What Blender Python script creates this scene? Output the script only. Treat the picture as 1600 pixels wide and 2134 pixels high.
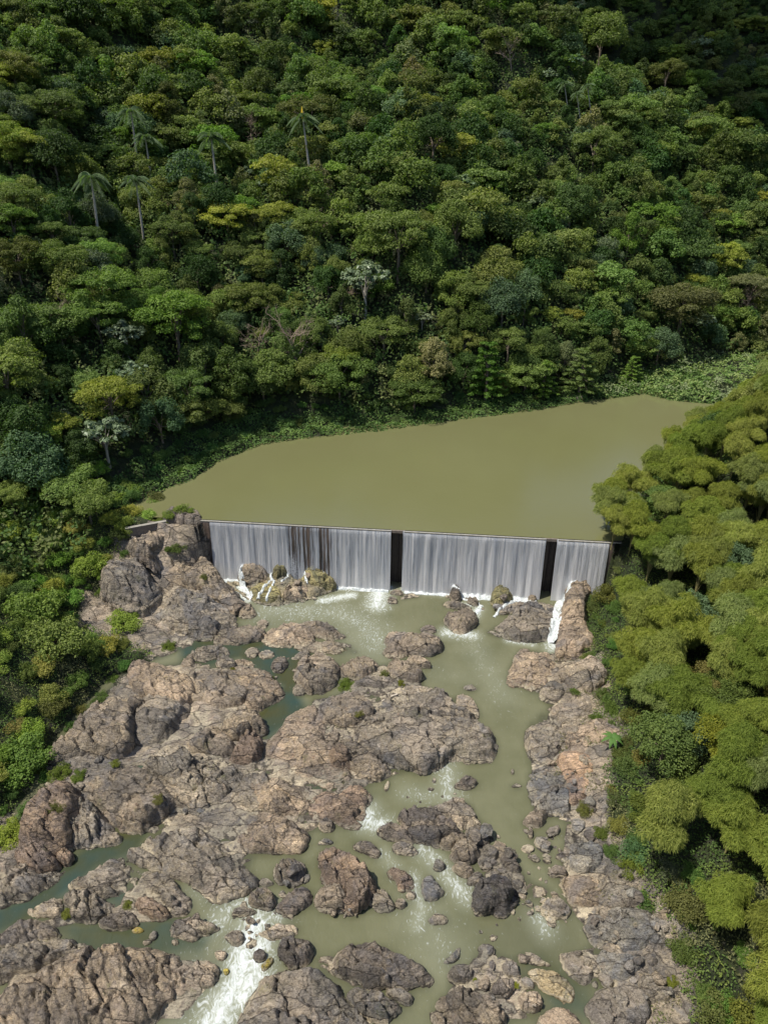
import bpy, math, random
import numpy as np
from mathutils import Vector, Matrix

SC = bpy.context.scene
for o in list(bpy.data.objects): bpy.data.objects.remove(o)
COL = SC.collection

# ------------------------------------------------------------------ camera, sky, sun, exposure
F_PX, CX, CY = 1423.0, 800.0, 1067.0          # focal length and centre in pixels of the 1600x2134 photograph
CAM_Z, PITCH = 77.0, math.radians(30.0)
cam_data = bpy.data.cameras.new('camera'); cam = bpy.data.objects.new('camera', cam_data); COL.objects.link(cam)
cam.location = (0, 0, CAM_Z); cam.rotation_euler = (math.pi/2 - PITCH, 0, 0)
cam_data.sensor_fit = 'VERTICAL'; cam_data.sensor_height = 24.0; cam_data.lens = 24.0*F_PX/2134.0
cam_data.clip_start = 0.5; cam_data.clip_end = 5000
SC.camera = cam
SUN_EL, SUN_AZ = math.radians(65), math.atan2(-0.80, -0.16)      # azimuth measured from +Y towards +X
sun_dir = Vector((math.sin(SUN_AZ)*math.cos(SUN_EL), math.cos(SUN_AZ)*math.cos(SUN_EL), math.sin(SUN_EL)))
world = bpy.data.worlds.new('World'); SC.world = world; world.use_nodes = True
wn = world.node_tree; bg = wn.nodes['Background']
sky = wn.nodes.new('ShaderNodeTexSky'); sky.sky_type = 'NISHITA'; sky.sun_disc = False
sky.sun_elevation = SUN_EL; sky.sun_rotation = SUN_AZ; sky.altitude = 300; sky.air_density = 1.0; sky.dust_density = 1.5
wn.links.new(sky.outputs[0], bg.inputs[0]); bg.inputs[1].default_value = 0.12
sl = bpy.data.lights.new('sun', 'SUN'); sl.energy = 4.3; sl.angle = math.radians(0.55); sl.color = (1.0, 0.95, 0.86)
so = bpy.data.objects.new('sun', sl); COL.objects.link(so)
so.rotation_euler = (-sun_dir).to_track_quat('-Z', 'Y').to_euler(); so.location = (0, 0, 300)
SC.view_settings.view_transform = 'Standard'; SC.view_settings.look = 'None'
SC.view_settings.exposure = 0.42; SC.view_settings.gamma = 1.0
SC.render.engine = 'CYCLES'
SC.cycles.max_bounces = 5; SC.cycles.diffuse_bounces = 2; SC.cycles.glossy_bounces = 2
SC.cycles.transmission_bounces = 2; SC.cycles.transparent_max_bounces = 8
SC.cycles.use_denoising = True

SP, CP = math.sin(PITCH), math.cos(PITCH)
def ray(px, py):
    a = (np.asarray(px, float) - CX)/F_PX; b = (np.asarray(py, float) - CY)/F_PX
    return a, CP - b*SP, -SP - b*CP
def unp(px, py, z):
    dx, dy, dz = ray(px, py); t = (z - CAM_Z)/dz
    return dx*t, dy*t
def proj(x, y, z):
    z = np.asarray(z, float) - CAM_Z; x = np.asarray(x, float); y = np.asarray(y, float)
    d = y*CP - z*SP; d = np.where(d < 1e-3, 1e-3, d); u = y*SP + z*CP
    return CX + F_PX*x/d, CY - F_PX*u/d, d

# ------------------------------------------------------------------ noise in numpy
def _h(ix, iy, s):
    n = (ix.astype(np.int64)*374761393 + iy.astype(np.int64)*668265263 + int(s)*974634777) & 0x7fffffff
    n = ((n ^ (n >> 13))*1274126177) & 0x7fffffff
    n = (n ^ (n >> 16)) & 0x7fffffff
    return (n % 100003)/100003.0
def vnoise(x, y, s=0):
    ix = np.floor(x); iy = np.floor(y); fx = x-ix; fy = y-iy
    fx = fx*fx*fx*(fx*(fx*6-15)+10); fy = fy*fy*fy*(fy*(fy*6-15)+10)
    a = _h(ix, iy, s); b = _h(ix+1, iy, s); c = _h(ix, iy+1, s); d = _h(ix+1, iy+1, s)
    return (a*(1-fx)+b*fx)*(1-fy) + (c*(1-fx)+d*fx)*fy
def fbm(x, y, s=0, o=4, g=0.5):
    r = np.zeros_like(np.asarray(x, float)); a = 1.0; t = 0
    for k in range(o):
        r = r + a*(vnoise(x*2**k + 17.3*k, y*2**k - 9.1*k, s+k)*2-1); t += a; a *= g
    return r/t
def worley(x, y, s=0):
    """nearest cell: F1, F2-F1, random id, offset to the cell point"""
    ix = np.floor(x); iy = np.floor(y)
    f1 = np.full(x.shape, 9.0); f2 = np.full(x.shape, 9.0); idv = np.zeros(x.shape); ox = np.zeros(x.shape); oy = np.zeros(x.shape)
    for i in (-1, 0, 1):
        for j in (-1, 0, 1):
            cx = ix+i; cy = iy+j
            qx = cx + 0.15+0.7*_h(cx, cy, s+1) - x; qy = cy + 0.15+0.7*_h(cx, cy, s+2) - y
            d = np.sqrt(qx*qx+qy*qy); hid = _h(cx, cy, s+3)
            m = d < f1
            f2 = np.where(m, f1, np.minimum(f2, d)); idv = np.where(m, hid, idv)
            ox = np.where(m, -qx, ox); oy = np.where(m, -qy, oy); f1 = np.where(m, d, f1)
    return f1, f2-f1, idv, ox, oy
def ss(a, b, x):
    t = np.clip((x-a)/(b-a), 0, 1); return t*t*(3-2*t)
def sdf(x, y, P):
    """signed distance, positive inside polygon P (n,2)"""
    P = np.asarray(P, float); d = np.full(x.shape, 1e9); ins = np.zeros(x.shape, bool); n = len(P)
    for i in range(n):
        ax, ay = P[i]; bx, by = P[(i+1) % n]
        ex, ey = bx-ax, by-ay; wx = x-ax; wy = y-ay
        t = np.clip((wx*ex+wy*ey)/(ex*ex+ey*ey+1e-12), 0, 1)
        d = np.minimum(d, (wx-ex*t)**2+(wy-ey*t)**2)
        if ay != by:
            c = ((ay > y) != (by > y)) & (x < (bx-ax)*(y-ay)/(by-ay)+ax); ins ^= c
    d = np.sqrt(d); return np.where(ins, d, -d)
def sdl(x, y, P):
    """distance to open polyline"""
    d = np.full(x.shape, 1e9)
    for i in range(len(P)-1):
        ax, ay = P[i]; bx, by = P[i+1]; ex, ey = bx-ax, by-ay; wx = x-ax; wy = y-ay
        t = np.clip((wx*ex+wy*ey)/(ex*ex+ey*ey+1e-12), 0, 1); d = np.minimum(d, (wx-ex*t)**2+(wy-ey*t)**2)
    return np.sqrt(d)
def chaikin(P, n=1, closed=True):
    P = np.asarray(P, float)
    for _ in range(n):
        if closed: Q = np.roll(P, -1, 0); P = np.stack([P*.75+Q*.25, P*.25+Q*.75], 1).reshape(-1, P.shape[1])
        else:
            Q = P[1:]; R = P[:-1]; M = np.stack([R*.75+Q*.25, R*.25+Q*.75], 1).reshape(-1, P.shape[1]); P = np.vstack([P[:1], M, P[-1:]])
    return P
def wpoly(pts, z):
    p = np.array(pts, float); x, y = unp(p[:, 0], p[:, 1], z); return np.stack([x, y], 1)

# ------------------------------------------------------------------ mesh helpers
def mesh_np(name, V, Fq, mat, smooth=False, attrs=None, cattrs=None, uv=None):
    V = np.asarray(V, np.float32); Fq = np.asarray(Fq, np.int32); k = Fq.shape[1]
    me = bpy.data.meshes.new(name)
    me.vertices.add(len(V)); me.vertices.foreach_set('co', V.ravel())
    me.loops.add(Fq.size); me.loops.foreach_set('vertex_index', Fq.ravel())
    me.polygons.add(len(Fq)); me.polygons.foreach_set('loop_start', np.arange(0, Fq.size, k, dtype=np.int32))
    me.polygons.foreach_set('use_smooth', np.full(len(Fq), smooth))
    me.update(calc_edges=True)
    for an, (dom, val) in (attrs or {}).items():
        a = me.attributes.new(an, 'FLOAT', dom); a.data.foreach_set('value', np.asarray(val, np.float32))
    for an, (dom, val) in (cattrs or {}).items():
        a = me.attributes.new(an, 'FLOAT_COLOR', dom); a.data.foreach_set('color', np.asarray(val, np.float32).ravel())
    if uv is not None:
        l = me.uv_layers.new(name='UVMap'); l.data.foreach_set('uv', np.asarray(uv, np.float32)[Fq.ravel()].ravel())
    if mat: me.materials.append(mat)
    return me
def obj(name, me, parent=None, color=None):
    o = bpy.data.objects.new(name, me); COL.objects.link(o)
    if parent: o.parent = parent
    if color: o.color = (*color, 1)
    return o
def tag(o, label=None, cat=None, group=None, kind=None):
    if label: o['label'] = label
    if cat: o['category'] = cat
    if group: o['group'] = group
    if kind: o['kind'] = kind
    return o
def grid_faces(ni, nj):
    i, j = np.meshgrid(np.arange(ni-1), np.arange(nj-1), indexing='ij'); a = (i*nj+j).ravel()
    return np.stack([a, a+nj, a+nj+1, a+1], 1)
def tube(path, rad, n=6):
    """tube along path (k,3) with radii (k); returns V,F quads"""
    P = np.asarray(path, float); k = len(P); R = np.asarray(rad, float)*np.ones(k)
    T = np.gradient(P, axis=0); T /= np.linalg.norm(T, axis=1)[:, None]+1e-9
    ref = np.where(np.abs(T[:, 2:3]) > .9, np.array([[1., 0, 0]]), np.array([[0, 0, 1.]]))
    A = np.cross(T, ref); A /= np.linalg.norm(A, axis=1)[:, None]; B = np.cross(T, A)
    th = np.arange(n)*2*math.pi/n
    V = (P[:, None] + R[:, None, None]*(A[:, None]*np.cos(th)[None, :, None] + B[:, None]*np.sin(th)[None, :, None])).reshape(-1, 3)
    F = [[i*n+j, i*n+(j+1) % n, (i+1)*n+(j+1) % n, (i+1)*n+j] for i in range(k-1) for j in range(n)]
    return V, np.array(F)
def join(parts):
    Vs = []; Fs = []; o = 0
    for V, F in parts: Vs.append(V); Fs.append(np.asarray(F)+o); o += len(V)
    return np.vstack(Vs), np.vstack(Fs)
def boxes(L):
    """list of (x0,y0,z0,x1,y1,z1)"""
    P = []
    for x0, y0, z0, x1, y1, z1 in L:
        V = np.array([[x, y, z] for x in (x0, x1) for y in (y0, y1) for z in (z0, z1)], float)
        F = np.array([[0, 1, 3, 2], [4, 6, 7, 5], [0, 4, 5, 1], [2, 3, 7, 6], [0, 2, 6, 4], [1, 5, 7, 3]]); P.append((V, F))
    return join(P)

# ------------------------------------------------------------------ materials
class NT:
    def __init__(s, name):
        s.m = bpy.data.materials.new(name); s.m.use_nodes = True; s.t = s.m.node_tree; s.b = s.t.nodes['Principled BSDF']
        s.out = s.t.nodes['Material Output']
    def n(s, typ, **kw):
        q = s.t.nodes.new(typ)
        for k, v in kw.items():
            if k.startswith('i_'): q.inputs[k[2:].replace('_', ' ')].default_value = v
            elif k.startswith('n_'): q.inputs[int(k[2:])].default_value = v
            else: setattr(q, k, v)
        return q
    def l(s, a, b): s.t.links.new(a, b); return b
    def noise(s, vec, scale, detail=4, rough=0.55, dist=0.0):
        q = s.n('ShaderNodeTexNoise'); q.inputs['Scale'].default_value = scale; q.inputs['Detail'].default_value = detail
        q.inputs['Roughness'].default_value = rough; q.inputs['Distortion'].default_value = dist; s.l(vec, q.inputs['Vector']); return q.outputs['Fac']
    def ramp(s, fac, stops):
        q = s.n('ShaderNodeValToRGB'); e = q.color_ramp.elements
        while len(e) < len(stops): e.new(0.5)
        for k, (p, c) in enumerate(stops):
            e[k].position = p; e[k].color = (*c, 1) if len(c) == 3 else c
        s.l(fac, q.inputs[0]); return q.outputs[0]
    def mix(s, fac, a, b, mode='MIX'):
        q = s.n('ShaderNodeMix', data_type='RGBA', blend_type=mode)
        for sock, v in ((q.inputs[0], fac), (q.inputs[6], a), (q.inputs[7], b)):
            if hasattr(v, 'is_output'): s.l(v, sock)
            elif isinstance(v, tuple): sock.default_value = (*v, 1)
            else: sock.default_value = v
        return q.outputs[2]
    def math(s, op, a, b=0.5, clamp=False):
        q = s.n('ShaderNodeMath', operation=op, use_clamp=clamp)
        for sock, v in ((q.inputs[0], a), (q.inputs[1], b)):
            if hasattr(v, 'is_output'): s.l(v, sock)
            else: sock.default_value = v
        return q.outputs[0]
    def mr(s, v, a, b, c=0.0, d=1.0):
        q = s.n('ShaderNodeMapRange'); s.l(v, q.inputs[0])
        for k, w in enumerate((a, b, c, d)): q.inputs[k+1].default_value = w
        return q.outputs[0]
    def bump(s, h, dist, strength=1.0, prev=None):
        q = s.n('ShaderNodeBump'); q.inputs['Strength'].default_value = strength; q.inputs['Distance'].default_value = dist
        s.l(h, q.inputs['Height'])
        if prev is not None: s.l(prev, q.inputs['Normal'])
        return q.outputs[0]

def leaf_mat(name, use_tint=False, trans=0.38, rough=0.65):
    t = NT(name)
    if use_tint: c = t.n('ShaderNodeAttribute', attribute_name='tint').outputs['Color']
    else: c = t.n('ShaderNodeObjectInfo').outputs['Color']
    v = t.n('ShaderNodeAttribute', attribute_name='v').outputs['Fac']
    k = t.mr(v, 0, 1, 0.62, 1.45)
    hs = t.n('ShaderNodeHueSaturation'); t.l(c, hs.inputs['Color']); t.l(k, hs.inputs['Value']); t.l(t.mr(v, 0, 1, 0.521, 0.495), hs.inputs['Hue'])
    col = hs.outputs[0]
    t.l(col, t.b.inputs['Base Color']); t.b.inputs['Roughness'].default_value = rough; t.b.inputs['Specular IOR Level'].default_value = 0.22
    tr = t.n('ShaderNodeBsdfTranslucent'); t.l(t.mix(1.0, col, (1.0, 1.2, 0.45), 'MULTIPLY'), tr.inputs[0])
    mx = t.n('ShaderNodeMixShader'); mx.inputs[0].default_value = trans
    t.l(t.b.outputs[0], mx.inputs[1]); t.l(tr.outputs[0], mx.inputs[2]); t.l(mx.outputs[0], t.out.inputs[0])
    return t.m
M_LEAF = leaf_mat('foliage'); M_LEAF_T = leaf_mat('foliage_mass', True); M_FEATHER = leaf_mat('feathery_foliage', False, .5, .7); M_GLOSSY = leaf_mat('foliage_pale', False, 0.2, 0.38)
def bark_mat(name, c1, c2, sc=3.0):
    t = NT(name); g = t.n('ShaderNodeNewGeometry').outputs['Position']
    f = t.noise(g, sc, 5, .6); t.l(t.ramp(f, [(.3, c1), (.7, c2)]), t.b.inputs['Base Color']); t.b.inputs['Roughness'].default_value = .85
    t.l(t.bump(f, .05), t.b.inputs['Normal']); return t.m
M_BARK = bark_mat('bark', (.10, .075, .055), (.24, .19, .14)); M_PALE = bark_mat('pale_bark', (.28, .25, .21), (.46, .42, .36))
M_DEAD = bark_mat('dead_wood', (.20, .14, .10), (.36, .28, .21)); M_CULM = bark_mat('bamboo_culm', (.16, .15, .05), (.34, .29, .12))

def rock_mat(name, use_obj=True, soil=False):
    t = NT(name); pos = t.n('ShaderNodeNewGeometry').outputs['Position']
    big = t.noise(pos, .22, 5, .6, .6); med = t.noise(pos, .9, 6, .65, 1.2); fine = t.noise(pos, 5.0, 6, .7, .4); vf = t.noise(pos, 17, 4, .7)
    c = t.ramp(big, [(.30, (.18, .160, .138)), (.44, (.31, .265, .205)), (.56, (.43, .362, .270)), (.72, (.58, .505, .395))])
    c = t.mix(t.mr(med, .45, .68, 0, .9), c, (.26, .236, .218)); c = t.mix(t.mr(t.noise(pos, .45, 4, .6, 2.0), .58, .74, 0, .7), c, (.60, .52, .44))
    c = t.mix(t.mr(t.noise(pos, .6, 5, .7, 1.0), .60, .75, 0, .8), c, (.50, .35, .26))
    c = t.mix(.6, c, t.ramp(fine, [(.32, (.22, .21, .20)), (.48, (.90, .90, .90)), (.70, (1.5, 1.47, 1.40))]), 'MULTIPLY')
    c = t.mix(t.mr(vf, .60, .78, 0, .40), c, (.12, .10, .085))
    zn = t.noise(pos, .09, 3, .6, 1.0); c = t.mix(t.mr(zn, .52, .62, 0, .55), c, (.52, .43, .34)); c = t.mix(t.mr(t.noise(pos, .13, 4, .6, 1.5), .54, .64, 0, .6), c, (.23, .225, .235))
    if use_obj: c = t.mix(1.0, c, t.n('ShaderNodeObjectInfo').outputs['Color'], 'MULTIPLY')
    mq = t.n('ShaderNodeMapping'); mq.inputs['Rotation'].default_value = (.5, .35, .6); mq.inputs['Scale'].default_value = (.42, 1.5, 1.1); t.l(pos, mq.inputs[0])
    cj = t.noise(mq.outputs[0], 1.0, 8, .62, 1.8); cj = t.math('ABSOLUTE', t.math('SUBTRACT', cj, .5)); c = t.mix(t.mr(cj, .0, .020, .85, 0), c, (.06, .05, .042))
    # mineral rim just above the water line, algae in places
    sep = t.n('ShaderNodeSeparateXYZ'); t.l(pos, sep.inputs[0]); z = sep.outputs[2]
    zz = t.math('ADD', z, t.mr(t.noise(pos, 1.3, 3), .3, .7, -.28, .22))
    rim = t.math('MULTIPLY', t.mr(zz, .08, .14), t.mr(zz, .26, .50, 1, 0)); rim = t.math('MULTIPLY', rim, t.mr(t.noise(pos, .28, 3), .38, .52, .2, 1.0))
    c = t.mix(rim, c, (.50, .44, .33))
    wet = t.mr(zz, -.02, .10, .72, 0); c = t.mix(wet, c, (.055, .05, .035))
    moss = t.math('MULTIPLY', t.mr(t.noise(pos, .35, 4, .6), .63, .70), t.mr(fine, .42, .6)); c = t.mix(t.math('MULTIPLY', moss, .65), c, (.15, .16, .04))
    if soil:
        m = t.n('ShaderNodeAttribute', attribute_name='green').outputs['Fac']
        g = t.ramp(t.noise(pos, 1.2, 5, .7), [(.3, (.018, .028, .010)), (.6, (.045, .060, .018)), (.8, (.09, .085, .04))])
        m2 = t.math('ADD', m, t.mr(fine, .3, .7, -.35, .35)); c = t.mix(t.mr(m2, .4, .6), c, g)
    t.l(c, t.b.inputs['Base Color']); t.l(t.mr(med, .3, .7, .62, .9), t.b.inputs['Roughness']); t.b.inputs['Specular IOR Level'].default_value = .35
    # bump: strata, cracks, grain
    mp = t.n('ShaderNodeMapping'); mp.inputs['Rotation'].default_value = (.5, .35, .6); mp.inputs['Scale'].default_value = (.5, 1.9, 1.3); t.l(pos, mp.inputs[0])
    st = t.noise(mp.outputs[0], 1.1, 7, .68, 1.4)
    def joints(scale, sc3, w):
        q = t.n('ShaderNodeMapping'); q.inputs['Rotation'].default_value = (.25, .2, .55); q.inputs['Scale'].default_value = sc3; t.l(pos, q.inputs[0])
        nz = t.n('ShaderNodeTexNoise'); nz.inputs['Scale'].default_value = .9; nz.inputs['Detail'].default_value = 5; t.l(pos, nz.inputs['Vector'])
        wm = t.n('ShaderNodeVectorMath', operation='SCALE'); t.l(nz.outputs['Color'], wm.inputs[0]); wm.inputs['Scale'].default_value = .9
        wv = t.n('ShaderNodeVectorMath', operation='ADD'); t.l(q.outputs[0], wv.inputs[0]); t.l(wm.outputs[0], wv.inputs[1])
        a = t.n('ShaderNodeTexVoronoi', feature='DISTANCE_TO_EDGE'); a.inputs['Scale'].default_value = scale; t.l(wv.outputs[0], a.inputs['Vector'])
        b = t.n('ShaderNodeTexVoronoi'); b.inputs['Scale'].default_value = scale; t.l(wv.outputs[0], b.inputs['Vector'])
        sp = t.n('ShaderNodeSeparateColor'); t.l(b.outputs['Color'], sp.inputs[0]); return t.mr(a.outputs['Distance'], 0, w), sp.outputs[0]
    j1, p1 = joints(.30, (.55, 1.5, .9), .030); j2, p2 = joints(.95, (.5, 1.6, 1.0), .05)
    c2 = t.mix(1.0, c, t.ramp(p1, [(0, (.68, .70, .73)), (1, (1.24, 1.20, 1.12))]), 'MULTIPLY'); c2 = t.mix(1.0, c2, t.ramp(p2, [(0, (.86, .86, .87)), (1, (1.12, 1.11, 1.09))]), 'MULTIPLY')
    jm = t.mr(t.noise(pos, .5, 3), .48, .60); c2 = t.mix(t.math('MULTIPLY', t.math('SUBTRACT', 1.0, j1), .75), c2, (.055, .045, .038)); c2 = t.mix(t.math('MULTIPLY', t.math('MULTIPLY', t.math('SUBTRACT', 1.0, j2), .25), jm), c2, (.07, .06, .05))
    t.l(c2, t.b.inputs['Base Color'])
    h = t.math('ADD', t.math('MULTIPLY', st, .55), t.math('ADD', t.math('MULTIPLY', j1, .16), t.math('MULTIPLY', t.math('MULTIPLY', j2, jm), .08))); h = t.math('ADD', h, t.math('ADD', t.math('MULTIPLY', p1, .10), t.math('MULTIPLY', p2, .07)))
    b1 = t.bump(h, 1.4, 1.0)
    b2 = t.bump(fine, .15, 1.0, b1); t.l(b2, t.b.inputs['Normal'])
    return t.m
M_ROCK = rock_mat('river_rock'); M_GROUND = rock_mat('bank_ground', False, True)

def water_mat(name, river):
    t = NT(name); pos = t.n('ShaderNodeNewGeometry').outputs['Position']
    if river:
        tint = t.n('ShaderNodeAttribute', attribute_name='pool').outputs['Fac']; foam = t.n('ShaderNodeAttribute', attribute_name='foam').outputs['Fac']
        sh = t.n('ShaderNodeAttribute', attribute_name='shallow').outputs['Fac']
        c = t.mix(t.mr(t.noise(pos, .15, 4), .35, .65), (.108, .110, .060), (.138, .138, .080))
        c = t.mix(sh, c, (.070, .072, .040))
        c = t.mix(tint, c, t.mix(t.mr(t.noise(pos, .12, 3), .38, .62), (.030, .052, .040), (.050, .052, .020)))
        ms = t.n('ShaderNodeMapping'); ms.inputs['Scale'].default_value = (1, .6, 1); t.l(pos, ms.inputs[0])
        fn = t.noise(ms.outputs[0], 1.15, 6, .64, 3.0)
        fm = t.math('SUBTRACT', t.math('ADD', foam, t.math('MULTIPLY', fn, 2.3)), 1.52)
        fmask = t.mr(fm, .0, .80)
        c = t.mix(t.mr(foam, .05, .8, 0, .7), c, (.34, .36, .28)); c = t.mix(fmask, c, (.62, .66, .67))
        t.l(c, t.b.inputs['Base Color']); t.l(t.mr(fmask, 0, 1, .10, .8), t.b.inputs['Roughness'])
        w1 = t.noise(ms.outputs[0], .9, 4, .6, .6); h = t.math('ADD', w1, t.math('MULTIPLY', fn, t.mr(foam, 0, 1, .10, .8)))
        t.l(t.bump(h, .10, .8), t.b.inputs['Normal'])
    else:
        c = t.mix(t.mr(t.noise(pos, .02, 4), .3, .7), (.126, .126, .053), (.140, .140, .064))
        t.l(c, t.b.inputs['Base Color']); t.b.inputs['Roughness'].default_value = .10
        ms = t.n('ShaderNodeMapping'); ms.inputs['Scale'].default_value = (.5, 1.6, 1); ms.inputs['Rotation'].default_value = (0, 0, .15); t.l(pos, ms.inputs[0])
        t.l(t.bump(t.noise(ms.outputs[0], 1.5, 4, .6), .035, .6), t.b.inputs['Normal'])
    t.b.inputs['IOR'].default_value = 1.38 if river else 1.62
    return t.m
M_RIVER = water_mat('murky_river_water', True); M_LAKE = water_mat('reservoir_water', False)
# ------------------------------------------------------------------ the ground
LAKE = wpoly([(250,1060),(300,1038),(365,1010),(400,998),(450,962),(540,926),(630,912),(770,899),(890,883),(1000,868),(1130,852),(1200,838),(1340,820),(1400,834),(1480,840),(1540,850),(1535,868),(1465,893),(1400,950),(1340,1020),(1308,1090),(1295,1135),(1262,1131),(435,1086),(400,1095),(330,1092)], 12)
VALLEY = wpoly([(228,1066),(300,1024),(365,998),(400,985),(450,950),(538,914),(630,900),(770,889),(890,874),(1000,856),(1130,840),(1200,826),(1320,805),(1400,785),(1500,765),(1620,748),(1800,740),
                (1800,800),(1650,830),(1580,870),(1500,903),(1425,962),(1365,1032),(1330,1095),(1315,1145),(1262,1131),(435,1086),(400,1098),(330,1096)], 12)
RIVER = wpoly([(436,1165),(470,1215),(505,1280),(440,1330),(330,1372),(230,1412),(110,1545),(60,1650),(0,1740),(-260,1990),(-500,2500),(1250,2500),(1240,2134),(1255,2065),(1205,2040),(1185,1990),(1240,1975),
               (1228,1945),(1192,1895),(1172,1800),(1182,1712),(1112,1690),(1107,1580),(1103,1510),(1150,1470),(1130,1450),(1062,1415),(1065,1392),(1160,1358),(1168,1325),(1205,1205),(1262,1140)], 0)
CLEAR = np.vstack([wpoly([(440,1088),(400,1075),(330,1085),(262,1100),(215,1150)], 12), wpoly([(150,1190),(150,1230),(215,1275)], 8)]); CLEAR = np.vstack([CLEAR, wpoly([(300,1335),(330,1365),(250,1390),(130,1530),(70,1640),(0,1700),(-500,2100),(-500,2600),(1500,2600),(1450,2134),(1425,1950),
               (1330,1845),(1285,1780),(1275,1640),(1262,1590),(1290,1520),(1240,1470),(1265,1400),(1215,1300),(1215,1220),(1262,1131)], 3)])
SHELF = wpoly([(0,1750),(90,1630),(110,1545),(250,1395),(330,1380),(400,1372),(450,1375),(530,1400),(585,1440),(530,1480),(555,1530),(600,1510),(640,1475),(640,1450),(700,1440),(760,1385),(870,1360),(890,1430),
               (950,1450),(1010,1530),(1000,1575),(880,1600),(820,1622),(770,1640),(758,1700),(740,1718),(690,1725),(640,1740),(615,1785),(540,1780),(500,1840),(480,1868),(440,1840),(400,1812),(350,1785),(310,1740),(240,1720),(170,1770),(100,1810),(30,1860),(-200,1900)], .4)
SHELF2 = [wpoly(p, .3) for p in ([(0,2010),(150,1960),(250,1975),(420,1990),(450,2050),(380,2134),(0,2134)], [(150,1890),(240,1860),(330,1800),(390,1870),(380,1920),(290,1930),(180,1925),(0,1970),(0,1930)],
                                  [(560,2030),(640,2010),(770,2134),(500,2134)], [(960,1740),(1060,1770),(1110,1830),(1170,1850),(1130,1880),(1020,1860),(985,1800)],
                                  [(1000,1960),(1080,1990),(1110,2060),(1110,2134),(920,2134),(920,2060)], [(665,1860),(700,1850),(810,1885),(740,1895)])]
POOLS_IN = [wpoly(p, 0) for p in ([(655,1605),(730,1600),(725,1625),(700,1645),(665,1640)], [(255,1605),(310,1590),(300,1605),(260,1612)], [(210,1868),(255,1862),(250,1890),(228,1885)])]
DL = np.array(unp(435, 1086, 12.0)); DR = np.array(unp(1262, 1131, 12.0))
DV = DR-DL; DLEN = float(np.hypot(*DV)); DU = DV/DLEN; DN = np.array([DU[1], -DU[0]])     # along the dam, and towards the camera
if DN[1] > 0: DN = -DN

def H_raw(x, y):
    x = np.asarray(x, float); y = np.asarray(y, float)
    dv = np.maximum(-sdf(x, y, VALLEY), 0); dr = np.maximum(-sdf(x, y, RIVER), 0); dc = np.maximum(-sdf(x, y, CLEAR), 0)
    up = (x-DL[0])*DN[0]+(y-DL[1])*DN[1]                     # >0 downstream
    wob = fbm(x/46, y/46, 5, 3)
    right = ss(-30, 60, x)
    s_far = 0.66+0.20*right
    hv = 12 + s_far*dv*ss(-6, 14, dv+2) + wob*np.clip(dv*.16, 0, 13)
    g = np.abs(fbm((x+.4*y)/70, (y-.3*x)/120, 9, 3)); hv = hv + np.clip(dv*.2, 0, 12)*(g*2.4-.5)
    # the ridge falls away on the far right, a second hill rises behind it
    cap = 91 - 0.46*np.clip(x-60, -50, 300) + wob*6
    rid = 300 - 0.05*x
    drop = np.clip(y-rid, 0, 200)*.7
    hv = np.where(x > 30, np.minimum(hv, (cap-drop) + 60*(1-ss(30, 75, x))), hv)
    back = 30 + (y-345)*.95 + fbm(x/60, y/60, 12, 3)*14; hv = np.maximum(hv, np.minimum(back, 152+fbm(x/70, y/70, 13, 3)*16)); hv = np.minimum(hv, 152 + 110*(1-ss(-60, 60, x)))
    left = 1-ss(-45, -10, x)
    rb = 0.16*np.minimum(dr, 9) + np.where(x < 0, .62, .42)*np.minimum(np.maximum(dc+np.maximum(dr-9, 0)*.12, 0), dr*1.0) + wob*np.clip(dr*.1, 0, 4)
    # abutments beside the dam
    ext = np.maximum(np.maximum(-(x-DL[0])*DU[0]-(y-DL[1])*DU[1]+.5, 0), 0)
    e = np.where(x < 0, 12.8*np.exp(-(np.maximum(up-.3, 0)/(4.0+.35*np.maximum(-((x-DL[0])*DU[0]+(y-DL[1])*DU[1]), 0)))**1.6), 13.0*np.exp(-(np.maximum(up-.5, 0)/12.0)**1.5))
    side = ((x-DL[0])*DU[0]+(y-DL[1])*DU[1]); off = np.maximum(np.maximum(-side, side-DLEN), 0)
    rb = np.maximum(rb, e*ss(-.5, 4, off))
    bl = ss(-16, 0, up)*ss(0, 5, off); z = np.where(up > 0, rb, hv*(1-bl)+np.maximum(rb, 12.45)*bl)
    z = np.where((up > 0) & (up < 40), rb, z)
    sv = sdf(x, y, VALLEY); 
    inlake = sdf(x, y, LAKE)
    z = np.where(sv > 0, np.where(inlake > 0, 12.4-np.clip(inlake*.7, 0, 4)-.5, 12.35+np.clip(-inlake*.12, 0, 1.3)+.3*fbm(x/5, y/5, 3, 3)), z)
    inr = sdf(x, y, RIVER)
    bed = -1.2*ss(0, 1.5, inr)
    sh = sdf(x, y, SHELF); bed = np.maximum(bed, -.55 + np.clip(sh+.4, 0, 1.6)*.5 + np.clip(-x-10, 0, 40)*.02*ss(0, 4, sh))
    for p in SHELF2: s2 = sdf(x, y, p); bed = np.maximum(bed, -.6+np.clip(s2+.4, 0, 1.6)*.62)
    for p in POOLS_IN: bed = np.where(sdf(x, y, p) > 0, np.minimum(bed, -.4), bed)
    z = np.where((inr > 0) & (up > -.2), bed, z)
    z = np.where((side > -2) & (side < DLEN+2) & (up > -2.6) & (up <= .5), -1.2, z)
    # under and just behind the dam
    return z
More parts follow.
